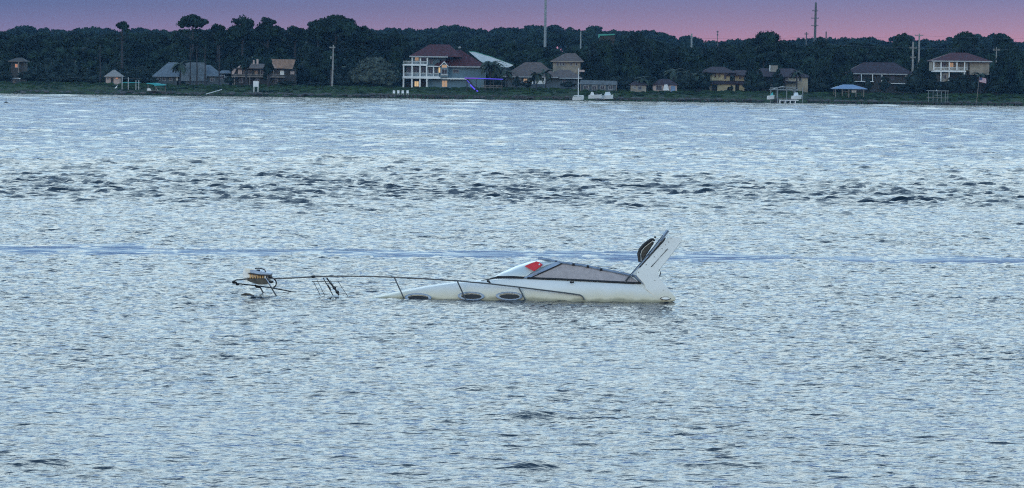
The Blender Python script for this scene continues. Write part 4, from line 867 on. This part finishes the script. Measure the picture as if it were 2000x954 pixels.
for cx, cy, lb in ((816.5, 581.5, 'forward porthole, half under water with a bright reflection'), (920, 578.5, 'middle porthole behind a rail stanchion'), (994.5, 578.5, 'aft porthole beside a rail stanchion')):
    fr_ = oval_part('porthole', cx, cy, 26, 8.6, FRAME, yacht, .90, .03, .02); fr_['label'] = lb
    oval_part('bezel', cx, cy, 23.6, 7.0, PALEF, fr_, .86, .022, .02); oval_part('pane', cx+1, cy+1.0, 19.5, 4.6, BLACK, fr_, None, .030, .02)
fr_ = oval_part('stern_light', 1300, 583, 10.5, 3.2, CHROME, yacht, .8, .045); oval_part('lens', 1300, 583, 8.5, 2.3, CREAM, fr_, None, .035)

# windscreen
def curve3(p0, p1, p2, n_): return [p0*(1-t)**2+p1*2*t*(1-t)+p2*t*t for t in [i/n_ for i in range(n_+1)]]
nb_ = b(1026, 542.6, .42); cb_ = b(958, 545.0, BEAM/2); ctrl_b = b(966, 541.5, .62)
nt_ = b(1088, 512.6, .58); ct_ = b(1056, 505.6, BEAM/2); ctrl_t = b(1060, 505.0, .80)
cb_.z = cb_.z; base_c = curve3(nb_, ctrl_b, cb_, 12); top_c = curve3(nt_, ctrl_t, ct_, 12)
full_b = base_c+[mir(p) for p in reversed(base_c[:-1])]; full_t = top_c+[mir(p) for p in reversed(top_c[:-1])]
n_ = len(full_b); vv = []
for bb_, tt_ in zip(full_b, full_t):
    for k in range(5):
        t = k/4; p = bb_*(1-t)+tt_*t; bul = .06*math.sin(math.pi*t); vv.append((p.x-bul, p.y, p.z+bul*.6))
ff = [(i*5+k, (i+1)*5+k, (i+1)*5+k+1, i*5+k+1) for i in range(n_-1) for k in range(4)]
ws = MB().add(vv, ff).build('windscreen', SCRN, yacht, True); so_ = ws.modifiers.new('sol', 'SOLIDIFY'); so_.thickness = .012
MB().tube([p+Vector((0, 0, .005)) for p in full_b], .022, 6).build('windscreen_base_trim', BLACK, yacht)
MB().tube([p+Vector((0, 0, .012)) for p in full_t], .024, 6).build('windscreen_top_trim', BLACK, yacht)
for fn, nm in ((lambda p: p, 'a'), (mir, 'b')):
    q = [b(1022, 543.5, .37), b(1034, 543.0, .37), b(1098, 514.5, .56), b(1086, 511.6, .56)]; q = [fn(p) for p in q]; o_ = Vector((0, .05 if nm == "a" else -.05, 0))
    MB().add([tuple(p) for p in q]+[tuple(p+o_) for p in q], [(0, 1, 2, 3), (7, 6, 5, 4), (0, 4, 5, 1), (1, 5, 6, 2), (2, 6, 7, 3), (3, 7, 4, 0)]).build('windscreen_pillar', FRAME, yacht)
# lower half of windscreen as seen: raised coaming lip from the deck
MB().tube([b(940, 548.5, .45), b(957, 545.4, .6), b(972, 541.6, .5), b(1000, 541.3, .42), b(1022, 542.8, .40)], [.008, .018, .03, .032, .03], 6).build('coaming_trim', BLACK, yacht)
# notice behind the glass (traced onto the bulged glass)
def on_ws(px, py):                 # point on the windscreen seen at a pixel
    best = None
    for i in range(12):
        for j in range(12):
            s_, t = i/12, j/11
            k = s_*12; bb_ = base_c[int(k)].lerp(base_c[min(int(k)+1, 12)], k-int(k)); tt_ = top_c[int(k)].lerp(top_c[min(int(k)+1, 12)], k-int(k))
            p = bb_*(1-t)+tt_*t; bul = .06*math.sin(math.pi*t); p = Vector((p.x-bul, p.y, p.z+bul*.6)); q = b(px, py, p.y); e = (q-p).length
            if best is None or e < best[0]: best = (e, p.y, q)
    return best[2]
red = [(1024.5, 520), (1037, 514.5), (1047.5, 510.8), (1053, 512.2), (1059.5, 516.8), (1051, 523.5), (1042.5, 529.6), (1034, 525)]
vz = [on_ws(*p) for p in red]; ym = min(p.y for p in vz)
fit = np.linalg.lstsq(np.array([(px, py, 1) for px, py in red], float), np.array([p.y for p in vz]), rcond=None)[0]; fy = lambda px, py: float(fit @ (px, py, 1))
vz = [b(px, py, fy(px, py)-.17) for px, py in red]
o_ = Vector((.01, .02, -.01)); n_ = len(vz)
nt2 = MB().add([tuple(p) for p in vz]+[tuple(p+o_) for p in vz], [tuple(range(n_)), tuple(range(n_, 2*n_))[::-1]]+[(i, n_+i, n_+(i+1) % n_, (i+1) % n_) for i in range(n_)]).build('notice_cloth', REDC, yacht, label='bright red cloth notice fixed over the windscreen')
cc = [(1052.5, 515.5), (1054, 515.2), (1055.2, 516.4), (1054.4, 518.2), (1052.8, 518.4), (1051.8, 517)]
vc = [b(px, py, fy(px, py)-.19) for px, py in cc]; MB().add([tuple(p) for p in vc]+[tuple(p+o_*.5) for p in vc], [tuple(range(6)), tuple(range(6, 12))[::-1]]).build('badge', SCRN, nt2)

# side screens of canvas between frames, both sides
for sd in (0, 1):
    fn = (lambda p: p) if sd == 0 else mir
    pg = [(1040, 541.2, .42), (1068, 528.3, .50), (1097, 515.6, .58), (1140, 521.0, .58), (1186, 530.0, .57), (1231, 539.4, .54), (1248, 551.8, .44), (1200, 550.2, .43), (1140, 547.4, .43), (1090, 544.6, .43)]
    A = [fn(b(*p)) for p in pg]; th = Vector((0, .02 if sd == 0 else -.02, 0)); n_ = len(A)
    s_ = MB(); s_.add([tuple(p) for p in A]+[tuple(p+th) for p in A], [(0, 1, 9), (1, 2, 3, 8), (1, 8, 9), (3, 4, 7, 8), (4, 5, 6, 7)]+[(10, 19, 11), (11, 18, 13, 12), (11, 19, 18), (13, 18, 17, 14), (14, 17, 16, 15)]+[(i, (i+1) % n_, n_+(i+1) % n_, n_+i) for i in range(n_)])
    sc = s_.build('side_screen', CURT, yacht)
    if sd == 0:
        MB().tube([b(1038, 541.6, .40), b(1068, 528.6, .48), b(1098, 514.8, .56)], .018, 6).build('screen_edge', BLACK, sc)
        for px, py in ((1096, 520), (1150, 524), (1196, 533)): pass
    MB().tube([fn(b(*p)) for p in ((1030, 543.4, .37), (1090, 545.6, .37), (1150, 548.6, .37), (1200, 551.2, .37), (1252, 553.6, .37))], .030, 6).build('sill_trim', BLACK, yacht)
    MB().tube([fn(b(*p)) for p in ((1052, 505.6, .85), (1068, 506.6, .70), (1094, 513.0, .57), (1140, 519.2, .57), (1186, 528.6, .56), (1232, 538.0, .52))], .032, 6).build('top_rail', FRAME, yacht)
    MB().tube([fn(b(*p)) for p in ((1052, 504.2, .88), (1068, 505.2, .73), (1094, 511.6, .60), (1140, 517.6, .60), (1186, 527.0, .59), (1232, 536.4, .55))], .016, 6).build('canvas_piping', BLACK, yacht)
    MB().tube([fn(b(*p)) for p in ((1232, 537.6, .50), (1240, 539.4, .46), (1246, 545, .40), (1258, 555.6, .36))], .034, 6).build('screen_frame', FRAME, yacht)
    MB().tube([fn(b(*p)) for p in ((1234, 539.8, .49), (1240, 541.8, .45), (1246, 548, .40), (1249, 552.5, .37))], .016, 6).build('frame_gasket', BLACK, yacht)
    for px, py in ((1120, 517), (1148, 521), (1174, 527), (1205, 532.6)):
        p = fn(b(px, py, .55)); MB().tube([p+Vector((-.03, 0, 0)), p+Vector((.03, 0, 0))], .034, 6).build('snap_fitting', BLACK, yacht)
# fittings
MB().tube([b(952, 549, .12), b(955, 550, .10), b(956.5, 553.5, .08), b(959, 553, .1)], [.035, .03, .028, .015], 6).build('cleat', BLACK, yacht)
MB().tube([b(1113, 551.6, .2), b(1121, 551.8, .2)], .025, 6).build('cleat', BLACK, yacht)

# folded bimini frame, hoop and cushions ahead of the arch
for pts, r_, nm, m_ in (([(1222, 549, .42), (1246, 521, .40), (1272, 490, .36), (1303, 451, .32)], .022, 'bimini_pole', CHROME), ([(1229, 541, .70), (1250, 517, .66), (1276, 486, .60), (1300, 458, .56)], .02, 'bimini_pole', CHROME),
                        ([(1232, 539, .34), (1252, 516, .32), (1268, 498, .30), (1292, 467, .28)], .014, 'bimini_pole', FRAME), ([(1290, 470, .36), (1298, 459, .34), (1305, 450, .32)], .045, 'bimini_boot', FRAME)):
    MB().tube([b(*p) for p in pts], r_, 6).build(nm, m_, yacht)
mb = MB(); q = [b(px, py, .9) for px, py in ((1249, 521), (1267, 501), (1290, 473), (1297, 464.5), (1301, 464.5), (1298, 471), (1275, 494), (1256, 517))]; n_ = 8
mb.add([tuple(p) for p in q]+[tuple(p+Vector((0, 1.4, 0))) for p in q], [tuple(range(n_)), tuple(range(n_, 2*n_))[::-1]]+[(i, n_+i, n_+(i+1) % n_, (i+1) % n_) for i in range(n_)]); mb.build('folded_bimini_canvas', BLACK, yacht)
hoop = [(1249, 512), (1248.5, 503), (1247.5, 496), (1250, 488), (1256, 480.5), (1264, 474), (1272, 468.4), (1276, 468), (1279, 471)]
MB().tube([b(px, py, .8) for px, py in hoop], [.03, .04, .045, .045, .045, .045, .04, .035, .025], 7).build('seat_hoop', BLACK, yacht)
mb = MB(); q = [b(px, py, .86) for px, py in [(1251, 511), (1250, 497), (1252.5, 489.5), (1258, 482.5), (1266, 476), (1273, 471), (1277, 473), (1266, 490), (1256, 505)]]; n_ = 9
mb.add([tuple(p) for p in q]+[tuple(p+Vector((.03, .9, 0))) for p in q], [tuple(range(n_)), tuple(range(n_, 2*n_))[::-1]]+[(i, n_+i, n_+(i+1) % n_, (i+1) % n_) for i in range(n_)]); mb.build('helm_seat', BRONZ, yacht, label='tall dark helm seat back with black piping')
MB().tube([b(px, py, .83) for px, py in [(1252, 510), (1251, 497.5), (1253.5, 490), (1259, 483), (1267, 476.8), (1273.5, 472)]], .014, 6).build('seat_piping', CREAM, yacht)
for pc in ((1279.5, 463.5, .5), (1267, 497.5, .30), (1250, 520, .36)):
    p = b(*pc); MB().blob(tuple(p), (.035, .035, .03), .1).build('pole_joint', BLACK if pc[0] != 1267 else CHROME, yacht)
p = b(1287, 531, .1); MB().tube([b(1288, 527, .1), b(1290.5, 533, .08), b(1288, 540, .1)], .014, 6).build('stern_cleat', CHROME, yacht)

# bow rail
near = [(1141, 586, .0), (1138, 580, .0), (1133, 576.6, .0), (1120, 574.6, .0), (1075, 568.8, .0), (1015, 561.4, .0), (955, 554.6, .0), (895, 549, .02), (830, 545, .1), (770, 542, .2), (715, 540.2, .33), (660, 539.8, .5), (610, 541.2, .68), (560, 544, .88), (515, 545.0, 1.05), (480, 545.6, 1.2), (462, 547.2, 1.36), (454, 550.4, 1.5), (455, 552.6, 1.62), (462, 553.8, 1.78), (475, 555.6, 1.92), (500, 558.2, 2.1), (530, 562.4, 2.3), (560, 568.0, 2.48), (588, 575, 2.6), (615, 583, 2.72)]
MB().tube([b(*p) for p in near], .018, 7).build('bow_rail', CHROME, yacht)
for (a, c, r_, m_) in (((770, 542, .2), (789, 583, .10), .017, CHROME), ((893, 549, .02), (911, 589, -.06), .019, CHROME), ((1013, 561.4, .0), (1028, 590, -.06), .019, CHROME),
                       ((520, 545, 1.02), (543, 584, 1.0), .020, CHROME), ((507, 559, 2.0), (519, 582, 1.9), .020, CHROME)):
    MB().tube([b(*a), b(*c)], r_, 7).build('stanchion', m_, yacht)
for px, py, v_, r_ in ((458, 552.4, 1.6, .045), (464, 555.8, 1.78, .035), (612, 540.8, .68, .045), (530, 551, 1.0, .045)):
    MB().blob(tuple(b(px, py, v_)), (r_*1.6, r_, r_*.9), .1).build('rail_fitting', BLACK, yacht)
MB().tube([b(px, py, 1.0) for px, py in ((520, 541), (530, 542), (537.5, 547), (540, 553), (538, 559.5), (534, 562))], .02, 6).build('rail_hoop', BLACK, yacht)
MB().tube([b(px, py, 1.9) for px, py in ((498, 557), (501, 561), (508, 561))], .03, 6).build('anchor_chock', BLACK, yacht)
MB().tube([b(px, py, .7) for px, py in ((638, 543, ), (645, 553), (653, 563), (662, 577))], [.02, .022, .024, .024], 6).build('anchor_strut', BLACK, yacht)
for px, py in ((653, 563), (659, 571), (610.5, 550.5)): MB().blob(tuple(b(px, py, .7)), (.055 if px > 620 else .03, .04, .05 if px > 620 else .012), .15).build('strut_clamp', BLACK, yacht)
MB().tube([b(640, 557, .72), b(645.5, 566.5, .72)], [.02, .028], 6).build('strut_clamp', BLACK, yacht)
for a, c, r_ in (((612, 550), (626, 578), .008), ((619, 547), (634, 577), .007), ((631, 543), (651, 578), .012), ((645, 548), (662, 577), .006), ((660, 550), (680, 580), .007), ((612, 550.4), (668, 549.4), .009)):
    MB().tube([b(*a, .75), b(*c, .75)], r_, 5).build('lifeline', CHROME, yacht)

# container lashed on the pulpit
o1 = b(500, 552, 1.45); wroot = (MI.inverted() @ o1)
cool = empty('storage_box', wroot, 'white-topped stained storage box with slatted side sitting on the bow rail', 'box'); CI = Matrix.Translation(wroot).inverted() @ MI.inverted()
def c_(px, py, v_): return CI @ b(px, py, v_)
def slab(name, pts, v0, v1, m, par=cool, bev=0, smooth_=False):
    q = [c_(px, py, v0) for px, py in pts]; q2 = [c_(px, py, v0)+Vector((0, v1-v0, 0)) for px, py in pts]; n_ = len(q)
    o = MB().add([tuple(p) for p in q+q2], [tuple(range(n_)), tuple(range(n_, 2*n_))[::-1]]+[(i, n_+i, n_+(i+1) % n_, (i+1) % n_) for i in range(n_)]).build(name, m, par)
    if bev: k = o.modifiers.new('b', 'BEVEL'); k.width = bev; k.segments = 3
    return o
slab('body', [(474, 544), (474, 530), (476, 525.5), (480, 523.8), (491, 525.2), (500, 526.6), (503, 541), (486, 543.8)], 1.10, 1.75, CREAM, bev=.03)
slab('lid', [(488, 528.5), (490, 527), (510, 531), (529, 534.6), (529, 537.4), (508, 536.8), (489, 533.6)], 1.05, 1.75, FRAME, bev=.01)
slab('lid_seal', [(484, 533.2), (489, 533.4), (508, 536.6), (529, 537.4), (529, 539.2), (508, 538.4), (486, 535.4)], 1.04, 1.74, BLACK)
slab('side_wall', [(486, 535.6), (508, 538.6), (528, 539.4), (530, 544), (486, 544)], 1.12, 1.70, BRONZ)
for i in range(8):
    x = 487.5+i*4.8; slab('slat', [(x, 535.8+i*.42), (x+2.9, 536.1+i*.42), (x+3.1, 544), (x+.2, 544)], 1.08, 1.13, OCHRE if i < 6 else CREAM)
slab('tray', [(482, 545), (520, 544.4), (526, 553), (521, 556), (505, 556.5), (490, 551.5), (484, 549)], 1.0, 1.9, BRONZ); slab('tray_edge', [(518, 543.6), (520, 543.6), (531, 560), (529.5, 560.4)], .97, 1.0, FRAME)
hp = [c_(px, py, 1.25) for px, py in ((497, 530), (496.5, 527), (499, 524.8), (505, 524.2), (512, 525.4), (517, 527.4), (519, 531.5))]; MB().tube(hp, .015, 6).build('handle', BLACK, cool)
MB().tube([c_(501, 527.8, 1.2), c_(508, 528.4, 1.2)], .02, 6).build('latch', BLACK, cool)
slab('strap', [(483, 547.5), (473, 548.4), (475, 550), (484, 550.5)], 1.0, 1.1, CREAM)
# floating debris below the pulpit
p = G(483, 577); o = MB().tube([(-.16, 0, .0), (-.05, .02, .03), (.06, 0, .02), (.17, -.03, -.01)], [.015, .03, .03, .01], 6).build('floating_line', BRONZ); o.location = p; tag(o, 'dark brown scrap of line floating below the bow rail', 'debris')

# ------------------------------------------------------------------ thin dusk haze over the bay
hz = MB().box(-1100, 1100, -320, 2700, -3.2, 78).build('haze', mat('tmp', (1, 1, 1)))
hm = bpy.data.materials.new('dusk_haze'); hm.use_nodes = True; t = hm.node_tree; t.nodes.clear()
ou = t.nodes.new('ShaderNodeOutputMaterial'); vol = t.nodes.new('ShaderNodeVolumePrincipled'); vol.inputs['Density'].default_value = HAZE = .00005
vol.inputs['Color'].default_value = (.25, .58, 1, 1); vol.inputs['Anisotropy'].default_value = 0
t.links.new(vol.outputs[0], ou.inputs['Volume']); hz.data.materials.clear(); hz.data.materials.append(hm)
tag(hz, 'thin blue dusk haze over the bay', 'haze', None, 'stuff'); hz.display_type = 'WIRE'
